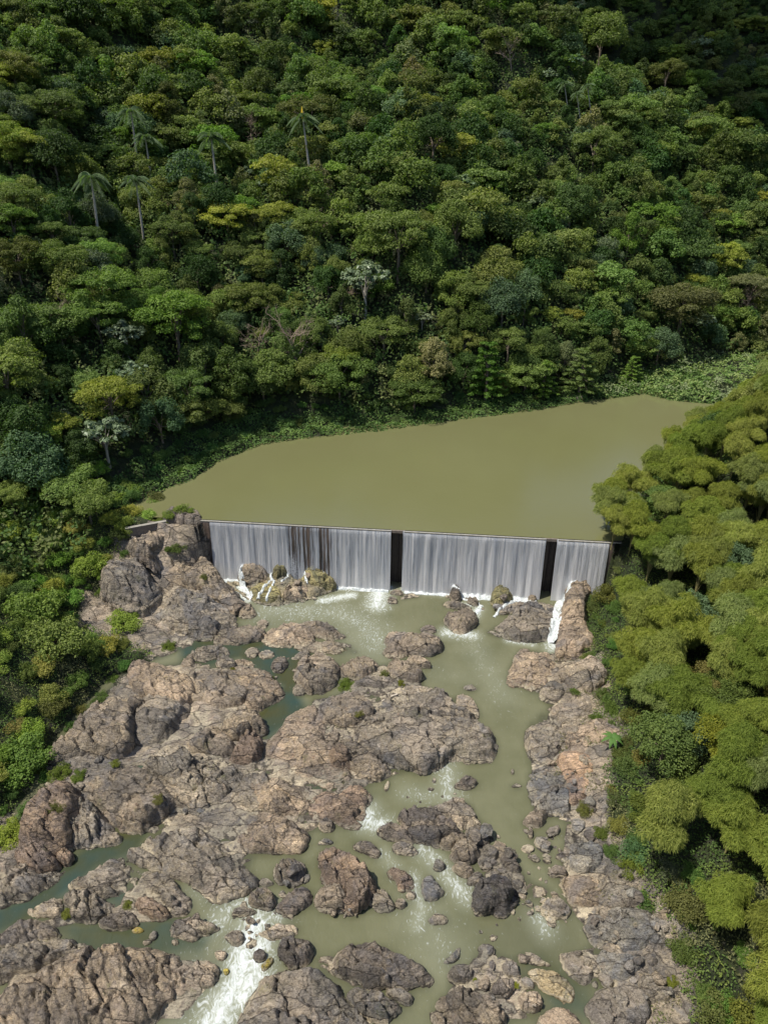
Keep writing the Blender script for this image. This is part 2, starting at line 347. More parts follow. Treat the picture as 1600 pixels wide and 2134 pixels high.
# nonuniform sheet: fine around the river, coarse beyond
def axis(lo, a, b, hi, fine, g=1.06, cap=3.2):
    v = list(np.arange(a, b, fine)); s = fine; p = b
    while p < hi: v.append(p); s = min(s*g, cap if p < 330 else 12); p += s
    s = fine; p = a-fine
    while p > lo: v.insert(0, p); s = min(s*g, cap if p > -330 else 12); p -= s
    return np.array(v)
GX = axis(-900, -74, 72, 900, .5); GY = axis(-120, 26, 122, 1300, .5)
XX, YY = np.meshgrid(GX, GY, indexing='ij')
ZZ = H_raw(XX, YY)
inr_g = sdf(XX, YY, RIVER); dcg = sdf(XX, YY, CLEAR)
near = (np.abs(XX) < 75) & (YY > 20) & (YY < 123)
w1 = worley(XX/2.6+fbm(XX/3, YY/3, 21, 2)*.5, YY/1.7+fbm(XX/3, YY/3, 22, 2)*.5, 31)
rel = (w1[2]-.5)*1.1 + w1[3]*.3 + w1[4]*.35 - .35*(1-ss(0, .12, w1[1])) + .4*fbm(XX/1.2, YY/1.2, 8, 4)
tz = rel+.35*(YY*.8-XX*.5)+ZZ*.5; fq = tz/.42; rel = rel + ((np.floor(fq)+ss(.6, .98, fq-np.floor(fq)))*.42-tz)*.8
ZZ = ZZ + np.where((sdf(XX, YY, VALLEY) > -3) & (YY > DL[1]-1), 0, 1)*np.where(near & (dcg > -4) & ((ZZ > .1) | (inr_g <= 0)) & (ZZ < 11.5), rel*np.clip(.35+ZZ*.25, .3, 1.0), 0)
ZZ = ZZ + np.where(sdf(XX, YY, LAKE) > 0, 0, fbm(XX/9, YY/9, 41, 3)*np.clip((-dcg-4)*.1, 0, 1.2))
def bil(G, x, y):
    x = np.asarray(x, float); y = np.asarray(y, float)
    i = np.clip(np.searchsorted(GX, x)-1, 0, len(GX)-2); j = np.clip(np.searchsorted(GY, y)-1, 0, len(GY)-2)
    fx = np.clip((x-GX[i])/(GX[i+1]-GX[i]), 0, 1); fy = np.clip((y-GY[j])/(GY[j+1]-GY[j]), 0, 1)
    return (G[i, j]*(1-fx)+G[i+1, j]*fx)*(1-fy)+(G[i, j+1]*(1-fx)+G[i+1, j+1]*fx)*fy
green = ss(-1.5, 3.5, -dcg + 2.4*fbm(XX/5, YY/5, 51, 3)); green = np.where(YY > DL[1]+4, 1, green)
gnd = obj('ground', mesh_np('ground', np.stack([XX, YY, ZZ], -1).reshape(-1, 3), grid_faces(len(GX), len(GY)), M_GROUND, True, {'green': ('POINT', green.ravel())}))
tag(gnd, kind='structure')
def H(x, y): return bil(ZZ, x, y)
def hit(px, py, h=0.0):
    """where the view ray meets the ground raised by h"""
    dx, dy, dz = [float(v) for v in ray(px, py)]
    t = np.arange(20, 700, .5); x = dx*t; y = dy*t; z = CAM_Z+dz*t; m = z < H(x, y)+h
    k = int(np.argmax(m)) if m.any() else len(t)-1
    return x[k], y[k], float(H(x[k], y[k]))

# surface raster of the river zone (rocks raise it) for draping
RX = np.arange(-76, 76, .2); RY = np.arange(24, 124, .2)
SXX, SYY = np.meshgrid(RX, RY, indexing='ij'); SURF = H(SXX, SYY)
def surf(x, y):
    i = np.clip(((np.asarray(x)-RX[0])/.2).astype(int), 0, len(RX)-1); j = np.clip(((np.asarray(y)-RY[0])/.2).astype(int), 0, len(RY)-1); return SURF[i, j]

# ------------------------------------------------------------------ rocks, traced one by one
Z = {1: (180,1000,2.6667), 2: (740,1060,2.8571), 3: (0,1300,2.8571), 4: (500,1300,2.6667), 5: (0,1700,2.8571), 6: (500,1660,2.6667), 7: (1050,1400,2.9073)}
WARM, GREY, PALE, PINK, DARK, BLUE, MOSSY, RED = (1.03,1.0,.96), (.95,.97,.99), (1.30,1.28,1.24), (1.18,1.10,1.03), (.70,.70,.73), (.92,1.0,1.10), (.95,1.0,.62), (1.0,.88,.82)
ROCKS = [ # zoom id, base height, height, tint, label, outline
(1,4.5,8.8,DARK,'tall dark boulder with green plants on top at the left end of the dam','405,215 440,190 500,165 560,155 610,165 650,190 680,225 690,300 672,380 650,435 600,415 540,370 480,345 430,320 410,270'),
(1,3.0,5,GREY,'blocky boulder with pale top and black shaded face on the left bank','90,470 150,405 230,410 300,450 350,510 395,580 400,610 340,680 270,725 200,705 120,670 80,590'),
(1,7,3.5,WARM,'long stepped ledge above the blocky boulder, left of the dam','190,340 250,310 330,300 360,280 410,285 460,340 430,380 370,410 380,450 310,460 240,420 200,380'),
(1,1.5,4,WARM,'sloping brown slab running down to the pool beside the falls','340,470 400,430 480,420 560,425 650,440 720,500 790,570 850,650 860,690 810,715 760,670 690,650 640,600 540,600 520,570 430,580 380,530'),
(1,-.2,4,GREY,'huge rounded boulder with dark overhanging front on the left bank below the dam','275,735 340,680 400,610 450,590 540,610 640,640 700,660 780,690 840,730 858,780 820,830 740,860 660,880 600,890 520,850 400,800 340,780'),
(1,0,1.2,WARM,'low rock at the foot of the sloping brown slab','830,720 880,680 930,710 940,745 900,775 850,760'),
(1,.3,3.6,WARM,'egg shaped boulder outlined by white water at the foot of the falls','855,500 880,460 930,425 980,425 1010,470 1015,530 1010,575 960,560 920,590 870,580 850,540'),
(1,1,3,MOSSY,'mossy rock under the falling water right of the egg shaped boulder','1030,480 1060,455 1110,455 1170,450 1190,470 1150,510 1120,530 1070,565 1040,560'),
(1,.6,3,MOSSY,'mossy ledge ending in dripping water under the dark stretch of the dam','1190,470 1240,450 1290,490 1340,530 1385,580 1370,600 1300,610 1240,580 1200,540'),
(1,-.1,1.9,(.92,.95,.80),'broad low wet outcrop spreading under all the rocks at the left foot of the falls','760,520 850,480 930,440 1060,450 1200,455 1300,490 1400,590 1310,625 1180,675 1050,705 940,690 850,620 790,570'),
(1,0,2,WARM,'pointed brown rock at the front of the rocks below the falls','1100,640 1140,580 1180,550 1230,590 1240,640 1180,665 1120,680'),
(1,0,1.9,MOSSY,'wet greenish rock between the white streams below the egg shaped boulder','900,620 960,560 1010,590 1060,600 1090,650 1050,690 980,690 940,670'),
(1,.5,2,DARK,'small wet dark rock left of the egg shaped boulder','745,490 790,480 830,500 820,540 770,530'),
(1,0,1.4,WARM,'long pointed slab reaching right into the pool below the dam','1175,800 1240,770 1320,800 1400,840 1440,875 1400,890 1320,880 1240,850'),
(1,0,1.5,WARM,'brown slab right of the huge rounded boulder','700,900 780,840 880,810 960,815 990,850 960,890 880,910 780,915'),
(1,0,1.4,PINK,'reddish slab behind the teal pool, left of the long pointed slab','960,890 1000,840 1080,815 1180,810 1260,860 1270,900 1180,920 1100,930 1020,920'),
(1,0,.9,WARM,'flat dark brown ledge under the long pointed slab','1150,920 1270,900 1400,890 1500,920 1540,950 1480,970 1340,965 1200,945'),
(1,0,.8,GREY,'small flat oval rock in front of the huge rounded boulder','605,870 660,850 720,870 690,900 630,895'),
(1,0,1.5,GREY,'bench shaped rock with flat top and black front edge','590,945 640,915 740,915 785,935 780,970 700,985 640,1015 595,985'),
(1,0,1.1,WARM,'upright rock left of the bench shaped rock','540,1000 570,965 600,980 605,1040 570,1065 530,1040'),
(1,0,.7,GREY,'low rock between two arms of the teal pool','880,940 940,935 970,960 940,990 890,980'),
(1,0,.6,GREY,'flat rock at the head of the teal pool','950,950 1040,950 1050,985 970,1000'),
(1,0,1.1,DARK,'small dark boulder standing in the teal pool','1040,1000 1100,970 1120,1010 1100,1060 1060,1075 1030,1040'),
(1,0,.7,GREY,'low wedge rock between the teal pool and the flat brown ledge','1130,990 1200,945 1245,950 1240,990 1160,1005'),
(1,0,2.6,WARM,'large pointed boulder with pale rim on the right side of the teal pool','1170,1030 1220,1000 1290,960 1370,985 1405,1020 1400,1080 1370,1140 1300,1180 1240,1190 1190,1140 1165,1090'),
(1,0,1.0,GREY,'small rock touching the foot of the large pointed boulder','1150,1140 1190,1130 1225,1170 1200,1200 1160,1200'),
(1,0,1.8,PINK,'broad pinkish slab forming the left shore of the teal pool','790,1020 860,980 930,1000 1000,1060 1050,1120 1105,1190 1050,1220 1000,1250 940,1285 880,1260 830,1180 780,1100'),
(1,0,.6,WARM,'little rock in the shallows left of the long pointed slab','945,780 990,775 1015,800 985,830 950,812'),
(3,1.4,1.6,PINK,'pale streaked slab below the left bushes, top of the rock shelf','780,220 860,210 1000,260 1120,290 1150,360 1110,430 1050,530 1000,500 900,420 820,380 780,300'),
(3,1.5,2.3,WARM,'wide brown slab along the left vegetation edge','740,420 800,400 860,440 850,480 790,500 790,640 770,740 700,770 580,750 520,720 460,740 300,780 340,690 450,590 560,470 650,430'),
(3,1,1.9,GREY,'grey slab right of the deep crack in the shelf','860,440 950,400 1100,440 1100,500 1040,560 1030,600 960,660 880,680 800,700 795,640 800,520'),
(3,.8,1.5,WARM,'tan slab in the upper middle of the left shelf','1130,290 1220,260 1340,270 1420,300 1500,340 1500,400 1440,450 1390,480 1290,480 1200,440 1120,430'),
(3,.6,.9,GREY,'small rock with yellow tuft on the shelf beside the teal pool','1280,210 1350,185 1400,230 1380,260 1310,245'),
(3,.5,2.1,WARM,'angular boulder above the egg shaped shelf boulder','1320,590 1400,520 1480,500 1560,560 1580,620 1530,650 1480,640 1400,700 1340,650'),
(3,.5,2.0,WARM,'rounded boulder with black undercut in the middle of the shelf','1110,690 1180,640 1280,600 1340,660 1390,720 1360,780 1300,780 1200,750 1120,750'),
(3,.3,2.2,RED,'smooth upright egg shaped boulder standing in the shelf','1385,770 1430,690 1500,645 1560,660 1560,750 1520,820 1450,850 1390,820'),
(3,.8,2.2,GREY,'knobbly boulder with hollow top left of the line of pebbles','880,830 960,770 1060,740 1140,770 1160,850 1110,900 1040,950 980,940 900,880'),
(3,.5,1.9,GREY,'angular block leaning on the knobbly boulder','1040,950 1120,890 1160,850 1210,940 1170,990 1110,990'),
(3,.3,1.4,GREY,'squat rock directly below the line of pebbles','1160,830 1240,810 1310,860 1280,920 1210,945 1180,880'),
(3,.5,2.7,WARM,'very large rounded slab with pale centre above the green channel','500,940 560,900 700,870 860,860 900,900 990,950 1060,980 1140,1010 1110,1050 1020,1060 1000,1110 930,1150 870,1210 780,1220 700,1180 640,1150 570,1090 600,1060 520,1040'),
(3,2,2.6,RED,'reddish outcrop with dry tufts at the lower left vegetation edge','140,1120 230,1010 320,940 400,940 450,1000 450,1090 400,1170 420,1260 330,1300 200,1310 130,1300'),
(3,.5,1.9,GREY,'wrinkled grey slab sloping into the green channel','450,1010 500,1050 560,1080 600,1150 650,1230 640,1290 560,1314 430,1314 420,1230 400,1170'),
(3,.3,1.6,GREY,'long diagonal ridge of rock in the lower shelf','1090,1090 1180,1000 1280,890 1380,840 1440,870 1430,940 1360,1000 1310,1060 1180,1110'),
(3,.5,1.3,GREY,'grey wavy slab right of the long diagonal ridge','1350,1010 1400,950 1500,910 1600,900 1640,1000 1600,1090 1500,1090 1420,1060 1370,1050'),
(4,.5,1.5,PINK,'pinkish hummocky slab left of the small enclosed pool','60,870 150,850 250,870 370,900 400,980 330,1040 200,1040 80,1000'),
(6,.2,1.6,PINK,'orange brown slab ending at the side channel','0,90 120,70 230,110 330,160 385,200 350,240 360,280 330,310 180,300 80,290 0,260'),
(4,.5,1.6,PINK,'large tan slab below the teal pool','250,560 280,490 400,450 430,460 470,560 450,640 520,700 600,790 610,860 500,890 420,870 300,790 200,720 130,700 170,620'),
(4,.6,1.7,WARM,'dark knobbly rock mass above the tan slab','440,450 520,380 640,360 680,390 720,430 740,480 690,520 600,560 520,540 450,520'),
(4,0,3.1,GREY,'broad domed slab bulging into the river, largest rock of the shelf','760,430 860,360 940,315 1020,325 1120,350 1150,400 1180,450 1280,500 1390,580 1415,640 1400,720 1360,750 1280,760 1200,730 1150,760 1100,800 1000,830 900,790 780,750 700,720 620,680 560,600 600,560 700,520'),
(4,.4,1.7,WARM,'brown ledge along the lower left foot of the domed slab','470,580 560,590 620,640 700,720 780,750 800,800 740,830 690,850 640,800 560,750 480,670'),
(4,0,1.3,WARM,'low rock at the waterside below the domed slab','690,800 800,750 840,820 800,860 740,880 685,850'),
(4,1.6,1.4,RED,'small reddish boulder perched in the hollow beside the domed slab','500,690 570,670 615,700 610,750 560,770 515,740'),
(4,0,.9,PALE,'pale worn rock at the right edge of the domed slab','1200,400 1250,400 1300,440 1330,510 1280,540 1230,500 1205,460'),
(4,.2,1.5,RED,'dark red knobbly point right of the small enclosed pool','380,970 440,950 480,940 560,960 600,900 690,900 720,960 680,1020 660,1120 600,1130 530,1090 440,1080 390,1040'),
(4,0,1.0,DARK,'round dark rock below the red knobbly point','430,1100 480,1075 530,1110 510,1150 470,1160 440,1140'),
(4,0,2.1,WARM,'rugged brown island of layered rock in mid river','800,80 860,30 900,50 1000,50 1100,70 1120,110 1100,160 1020,180 960,170 880,190 830,190 790,160 830,120'),
(4,0,.8,DARK,'small dark rock just above the rugged island','1000,20 1060,5 1095,40 1070,55 1010,45'),
(4,.4,1.6,WARM,'broken rocks above the green shrubs of the shelf','560,230 620,200 700,170 750,190 760,240 700,290 640,300 570,270'),
(4,.4,1.6,WARM,'brown blocky rock with shrubs on its left side','820,210 900,200 980,230 1020,280 980,320 900,300 830,260'),
(4,0,1.3,WARM,'wedge of rock at the river edge below the rugged island','920,180 970,170 1040,210 1060,240 1020,250 950,220'),
(4,.4,1.2,GREY,'flat rock under the bleached log','650,310 760,290 860,290 880,320 800,350 700,350 640,340'),
(4,0,.35,PALE,'thin sliver of rock standing out of the side channel','798,905 825,860 833,900 810,940'),
(4,0,1.1,DARK,'dark angular rock in the river below the domed slab','1190,900 1240,845 1310,860 1320,890 1270,925 1210,920'),
(4,0,.5,PALE,'pale flat rock alone in the river right of the domed slab','1240,345 1280,335 1325,360 1300,375 1250,362'),
(4,0,.35,PALE,'tiny upright stone in the open channel','1503,812 1520,805 1524,830 1508,842'),
(4,0,.35,GREY,'row of small rocks just breaking the water in the channel','1500,900 1540,880 1580,905 1520,914'),
(6,0,2.3,DARK,'large dark slab with folded ridges in mid river','880,90 960,60 1080,70 1150,110 1220,160 1250,200 1190,215 1120,240 1100,270 1000,270 950,220 910,160'),
(6,0,1.3,PALE,'pale smooth slab attached behind the large dark slab','1040,45 1120,50 1200,5 1250,10 1290,50 1310,110 1345,150 1300,150 1240,190 1180,120 1100,75'),
(6,0,1.5,DARK,'long dark boulder left of the large dark slab','760,180 800,145 870,145 930,200 970,260 880,240 800,230'),
(6,0,.8,GREY,'low ribbed rock under the long dark boulder','845,260 880,240 960,270 1000,310 930,335 860,310'),
(6,0,.9,DARK,'small dark slanting rock in the side channel','615,270 670,235 740,260 800,320 750,345 680,310'),
(6,0,.5,BLUE,'flat bluish rock near the orange brown slab','425,265 460,230 520,240 520,265 450,272'),
(6,0,2.7,RED,'big reddish boulder with curved top in the lower river','430,330 460,275 520,290 600,320 660,360 710,410 730,470 760,520 730,570 700,620 640,660 590,640 560,600 600,560 580,520 520,480 460,430'),
(6,0,2.0,WARM,'knobbly tan boulder at the foot of the big reddish boulder','420,540 460,490 540,480 600,540 600,600 560,650 500,640 430,610'),
(6,0,1.2,GREY,'low jagged rock right of the big reddish boulder','710,570 780,500 830,560 850,620 800,640 740,620'),
(6,0,.8,GREY,'small round rock at the end of the jagged rock','865,580 910,560 930,600 900,630 865,610'),
(6,0,1.9,WARM,'brown boulder with notched top left of the big reddish boulder','190,390 240,345 350,340 360,400 330,460 260,495 200,470'),
(6,0,.6,PALE,'pale low rock left of the notched boulder','100,460 150,450 195,480 160,505 105,490'),
(6,0,1.6,WARM,'rounded brown boulder above the white rapids','45,560 120,510 180,540 195,600 160,635 90,610'),
(6,0,1.4,DARK,'long dark ridge rock right of the rounded brown boulder','190,620 300,520 350,490 400,520 400,590 340,630 280,670 210,650'),
(6,0,1.2,RED,'knobbly oblong rock in the middle of the lower river','820,400 860,385 930,420 970,480 950,520 890,530 870,470 830,440'),
(6,0,.5,GREY,'small rock below the oblong rock','920,540 960,525 985,550 960,575 925,570'),
(6,0,1.0,BLUE,'triangular blue grey rock beside the small rapids','1010,460 1050,430 1090,480 1140,540 1100,570 1040,585 1015,530'),
(6,0,.6,PALE,'flat pale rock alone in the lower pool','1050,680 1110,645 1155,665 1150,710 1060,712'),
(6,0,1.0,BLUE,'small blue grey rock above the small rapids','1075,370 1100,340 1145,370 1140,410 1100,420 1075,400'),
(6,0,1.5,WARM,'brown rock tucked under the large dark slab','1115,240 1160,210 1230,205 1290,240 1230,250 1180,290 1150,300 1120,280'),
(6,0,1.9,WARM,'round brown boulder below the large dark slab','1170,310 1200,260 1260,245 1325,290 1320,340 1250,375 1190,350'),
(6,0,1.4,GREY,'smooth rock right of the round brown boulder','1260,180 1320,175 1380,220 1370,270 1310,280 1260,230'),
(6,0,1.3,GREY,'squarish rock in the middle of the boulder pile','1320,330 1360,275 1430,290 1430,350 1370,365'),
(6,0,1.3,DARK,'long dark rock on the right of the boulder pile','1440,330 1480,300 1530,350 1560,400 1520,435 1470,400'),
(6,0,1.1,WARM,'rough rock between the rapids and the boulder pile','1170,380 1240,370 1300,400 1270,450 1210,430'),
(6,0,1.0,GREY,'rock wedged behind the big black boulder','1270,440 1320,410 1360,440 1310,500 1270,490'),
(6,0,3.3,(.52,.55,.64),'big black split boulder right of the lower pool','1305,520 1330,470 1400,450 1480,480 1515,530 1500,590 1450,650 1350,660 1308,630'),
(6,0,1.1,GREY,'angular rock right of the big black boulder','1490,480 1540,455 1585,490 1560,530 1510,520'),
(6,0,2.1,DARK,'square dark boulder beside the white rapids','205,840 250,800 330,785 400,795 410,860 380,920 310,945 230,920'),
(6,0,.8,PALE,'pale rock cluster behind the square dark boulder','100,750 180,720 230,700 320,710 310,770 220,790 180,810 120,780'),
(6,0,.9,DARK,'small dark rock at the edge of the white rapids','65,880 110,845 145,870 140,910 100,930'),
(6,0,.5,(1.5,1.4,.35),'yellow algae covered rock at the edge of the white rapids','120,940 170,890 190,900 160,960 125,970'),
(6,0,2.6,GREY,'great layered slab with diagonal cracks at the bottom centre','115,1040 130,990 220,970 330,960 400,940 480,1010 560,1090 640,1180 730,1264 700,1340 200,1360 0,1340 40,1140 80,1080'),
(6,0,2.4,DARK,'large dark ridged rock in the bottom middle of the river','505,890 560,830 640,810 760,820 870,860 930,890 1000,960 1060,1020 960,1030 940,1060 850,1070 760,1060 700,1070 660,1010 580,990 530,960'),
(6,0,.45,PALE,'pale yellow rimmed ledge left of the large dark ridged rock','440,900 480,880 520,890 540,960 600,1000 660,1040 620,1050 520,990 450,940'),
(6,0,1.9,GREY,'knobbly grey rock under the large dark ridged rock','590,1080 640,1060 740,1080 800,1110 880,1130 880,1200 800,1264 700,1230 640,1160'),
(6,0,1.1,GREY,'small rock right of the knobbly grey rock','800,1080 880,1065 940,1090 960,1130 930,1160 880,1140'),
(6,0,1.4,GREY,'rounded rock at the left edge of the lower right rock pile','1150,980 1200,940 1260,930 1300,960 1290,1010 1240,1040 1180,1040'),
(6,0,2.1,WARM,'wide rough boulder at the bottom edge right of the channel','1080,1150 1130,1090 1220,1070 1330,1090 1400,1130 1450,1170 1470,1230 1440,1320 1100,1320 1075,1210'),
(6,0,1.7,DARK,'smooth dark boulder in the lower right rock pile','1400,1050 1440,1010 1520,995 1540,1060 1500,1130 1440,1140 1400,1100'),
(6,0,1.1,GREY,'grey block above the smooth dark boulder','1460,930 1530,920 1550,980 1530,1010 1470,990'),
(6,0,.6,BLUE,'low bluish rock left of the lower right rock pile','1130,900 1180,880 1215,830 1228,850 1205,920 1130,938'),
(6,0,.6,GREY,'small dark stone in the shallows above the lower right rock pile','1320,830 1350,815 1390,830 1370,860 1320,865'),
(5,.8,2.2,RED,'dark red rounded boulder with black hollow on the lower left bank','70,230 150,150 240,150 290,200 330,290 260,330 190,300 100,280'),
(5,.2,1.3,RED,'rock on the far side of the green channel','330,190 400,190 440,240 420,290 380,300 330,260'),
(5,.1,1.9,GREY,'bank rock along the left side of the green channel','60,340 120,290 180,290 230,350 330,320 380,300 300,370 200,440 100,500 0,540 0,400'),
(5,0,1.1,PALE,'small white triangular rock jutting into the green channel','610,180 660,120 700,100 735,140 700,175 640,190'),
(5,0,1.5,GREY,'smooth tan slab on the near side of the green channel','430,390 520,360 600,310 620,280 740,230 760,300 750,400 740,460 620,480 560,460 520,430 440,420'),
(5,0,1.9,GREY,'ridged grey boulder left of the brown puddle','350,480 450,430 540,430 600,480 690,570 600,610 560,640 460,620 420,560'),
(5,.2,1.2,GREY,'oblong rock lying above the yellow rimmed slab','760,200 800,180 900,230 960,280 970,335 880,300 780,260'),
(5,0,1.8,GREY,'cracked grey rock rounding off the island right of the brown puddle','760,300 850,300 950,340 1040,400 1120,480 1130,530 1100,600 1030,600 1010,540 900,420 780,420'),
(5,0,1.7,RED,'purplish angular boulder on the near edge of the cracked island','800,500 880,490 1000,560 1010,610 920,625 850,590'),
(5,0,1.4,DARK,'dark undercut rock above the still pool','580,620 680,590 780,560 840,620 800,665 700,680 620,660'),
(5,0,.8,PALE,'pale low rock at the left tip of the island','150,560 240,530 350,470 380,550 370,620 290,610 200,610'),
(5,0,1.4,DARK,'dark layered rock left of the round yellow bush','40,670 120,620 240,610 360,690 340,720 200,760 0,780 0,720'),
(5,0,1.9,GREY,'long grey ridge above the whitish slab at the lower left','-60,830 120,760 300,735 440,725 525,760 500,810 300,860 160,930 60,960 -60,1010'),
(5,0,3.6,(1.28,1.2,1.12),'enormous whitish cracked slab in the bottom left corner','-80,1120 20,1040 150,960 300,880 480,820 650,790 820,765 960,800 1100,820 1150,860 1140,960 1110,1020 1000,1070 960,1110 920,1190 800,1260 700,1340 -80,1340'),
(5,0,1.2,PALE,'light grey rock between the whitish slab and the rapids','1110,1000 1150,830 1230,860 1300,900 1290,1000 1200,1030 1140,1020'),
(5,0,1.3,GREY,'lens shaped rock in the still pool','1010,660 1030,610 1160,600 1250,630 1310,660 1270,700 1150,740 1060,730 1010,710'),
(5,0,.6,GREY,'upright stone in the still pool','880,720 930,675 940,720 905,750'),
(5,0,.5,DARK,'dark stone lying beside the upright stone','845,750 880,730 910,750 870,775'),
(5,0,.45,(1.6,1.4,.3),'yellow algae covered stones by the undercut rock','780,680 820,660 870,680 840,700 800,700'),
(5,0,.4,PALE,'small pale stone under the lens shaped rock','1020,740 1060,730 1068,768 1030,775'),
(5,.1,1.9,GREY,'large flat slab with yellow rimmed notch','820,180 860,130 960,90 1100,70 1200,80 1310,130 1360,200 1420,270 1500,340 1530,390 1470,440 1400,480 1310,525 1230,490 1150,380 1080,340 980,340 960,270 900,210'),
(5,0,.8,PALE,'pale crumbly rock left of the white rapids','1340,710 1400,670 1450,680 1460,740 1400,780 1350,740'),
(5,0,.8,GREY,'small flat rock above the white rapids','1385,570 1430,535 1510,550 1530,580 1450,600 1390,600'),
(5,0,.6,DARK,'pebble sized rock at the head of the white rapids','1450,605 1500,600 1525,640 1480,655'),
(5,0,.6,PALE,'light stone in the foam left of the rapids','1270,800 1330,790 1360,830 1330,870 1290,850'),
(5,0,.5,(1.3,1.3,.35),'round yellow green rock in the foam','1325,910 1360,905 1370,940 1340,960'),
(2,0,1.6,PINK,'smooth pinkish slab on the right bank below the side fall','900,1010 930,960 960,850 1000,820 1100,840 1190,860 1200,930 1180,990 1150,1040 1090,1100 1030,1080 1000,1050 930,1050'),
(2,.2,1.3,GREY,'rounded rock at the lower end of the pinkish slab','1100,1110 1130,1060 1180,1020 1230,1060 1230,1130 1160,1155'),
(2,0,2.6,GREY,'large banded island rock left of the side fall','780,720 850,680 920,660 990,570 1080,530 1180,550 1210,620 1200,680 1140,770 1080,795 980,790 880,760 810,740'),
(2,0,1.9,WARM,'brown boulder left of the large banded island rock','530,650 560,610 640,600 720,620 730,660 690,710 650,745 600,740 560,690'),
(2,0,1.1,GREY,'flat rock under the foot of the middle fall','515,560 560,540 640,570 700,590 640,605 560,590'),
(2,.6,1.6,DARK,'dark fin of rock standing in the falling water','565,500 600,460 630,490 620,540 580,530'),
(2,.3,2.2,MOSSY,'mossy yellow rock splashed by the middle fall','810,500 860,460 920,490 930,530 890,570 840,590 820,550'),
(2,0,1.2,WARM,'small block at the right of the foot of the middle fall','660,540 720,530 735,570 700,580'),
(2,0,1.1,GREY,'low ledge joining the banded island rock to the falls','830,620 880,560 960,540 990,570 930,620 870,635'),
(2,0,1.0,WARM,'small brown rock at the top of the banded island rock','1020,540 1050,510 1080,530 1060,560'),
(2,0,.7,DARK,'small dark rock in the pool under the left notch of the dam','190,540 230,520 255,555 210,575'),
(2,0,.7,WARM,'low rock against the dam foot under the left notch','200,500 260,480 300,510 260,520'),
(2,0,.35,GREY,'thin slab half sunk under the left notch of the dam','265,540 310,500 400,500 380,520 310,540'),
(2,.8,4.0,PINK,'long steep rock face beside the white side fall on the right bank','1200,850 1210,680 1240,600 1260,470 1320,340 1400,290 1470,290 1480,380 1430,430 1400,500 1370,560 1370,680 1390,720 1430,800 1300,870 1230,880'),
(2,1.2,2.8,PALE,'pale boulder with dark hollow under the bamboo on the right bank','1200,940 1300,930 1400,900 1490,960 1490,1030 1400,1090 1340,1080 1300,1020 1230,980'),
(7,.5,1.2,PALE,'pale washed slab near the top of the right bank','300,200 400,180 550,190 560,260 480,330 380,350 340,300 290,260'),
(7,.1,1.5,GREY,'wrinkled grey lobe of rock bulging into the river from the right bank','135,400 160,320 220,300 300,290 360,350 380,430 330,490 250,530 190,550 150,480'),
(7,1.2,1.1,PINK,'pale orange slab above the banana plant','380,360 500,300 620,270 740,300 720,370 620,400 500,470 400,470'),
(7,.8,1.0,(1.45,1.2,1.05),'salmon pink streak of bare rock on the right bank','330,500 420,480 520,490 540,600 500,700 440,780 390,780 370,650 350,570'),
(7,0,1.4,BLUE,'blue grey wrinkled slab along the right bank','160,600 250,560 330,540 370,650 385,800 370,870 290,870 190,820 150,720'),
(7,0,1.4,WARM,'smooth brown boulder at the foot of the blue grey slab','110,900 180,850 240,830 260,860 220,930 150,940'),
(7,0,.9,GREY,'squared rock below the smooth brown boulder','250,960 330,920 335,980 290,1000'),
(7,0,.6,WARM,'little upright rock under the smooth brown boulder','145,960 175,945 177,1010 147,1012'),
(7,0,.9,BLUE,'blue grey rock pile near the right bank','180,1010 240,990 280,1050 270,1100 220,1080'),
(7,0,.6,GREY,'oval stone at the right edge of the channel','145,1120 180,1105 225,1140 190,1160'),
(7,0,.5,GREY,'second oval stone beside the right edge of the channel','230,1130 270,1125 290,1160 250,1165'),
(7,.1,1.1,DARK,'dark wedge rock near the right bank','265,1200 320,1170 385,1200 370,1250 290,1240'),
(7,.2,.6,DARK,'small dark flat rock near the right bank','310,1110 350,1090 390,1120 340,1135'),
(7,0,1.1,GREY,'tilted rock at the lower end of the boulder pile','30,1290 80,1250 125,1290 100,1340 50,1320'),
(7,0,1.1,GREY,'low rugged rock with pale foot by the right bank','210,1430 260,1380 340,1370 400,1430 390,1490 330,1500 230,1470'),
(7,0,.5,BLUE,'small blue stone left of the low rugged rock','120,1390 150,1375 180,1420 150,1430'),
(7,0,.5,BLUE,'small blue stone under the first blue stone','135,1450 175,1440 180,1475 140,1480'),
(7,.5,1.2,BLUE,'blue grey slab set in the right bank rubble','390,1040 500,1020 590,1040 600,1140 560,1200 470,1220 400,1150'),
(7,.3,1.1,PINK,'pinkish cracked rock field on the right bank','360,1240 440,1220 560,1240 590,1350 560,1420 440,1420 380,1330'),
(7,.8,1.3,GREY,'grey cracked slab below the right bank reeds','600,1260 700,1210 830,1210 860,1290 800,1350 740,1420 620,1440 590,1350'),
(7,.1,2.2,BLUE,'big smooth blue grey slab on the lower right bank','510,1500 560,1450 700,1430 880,1450 980,1530 1100,1600 1130,1660 1050,1700 900,1720 780,1700 640,1680 560,1620 520,1560'),
(7,0,.5,PALE,'pale rim of rock along the big smooth slab','470,1510 510,1480 530,1560 580,1620 570,1640 500,1570'),
(7,1.4,1.1,DARK,'upright dark rock above the big smooth slab','740,1370 800,1350 840,1400 820,1440 760,1420'),
(7,1.3,1.2,WARM,'brown rock right of the big smooth slab','930,1440 1000,1460 1080,1520 1100,1590 1020,1560 940,1490'),
(7,0,.7,GREY,'thin slanting rock in the shallows of the lower right','70,1700 110,1680 180,1710 250,1750 290,1790 200,1780 110,1740'),
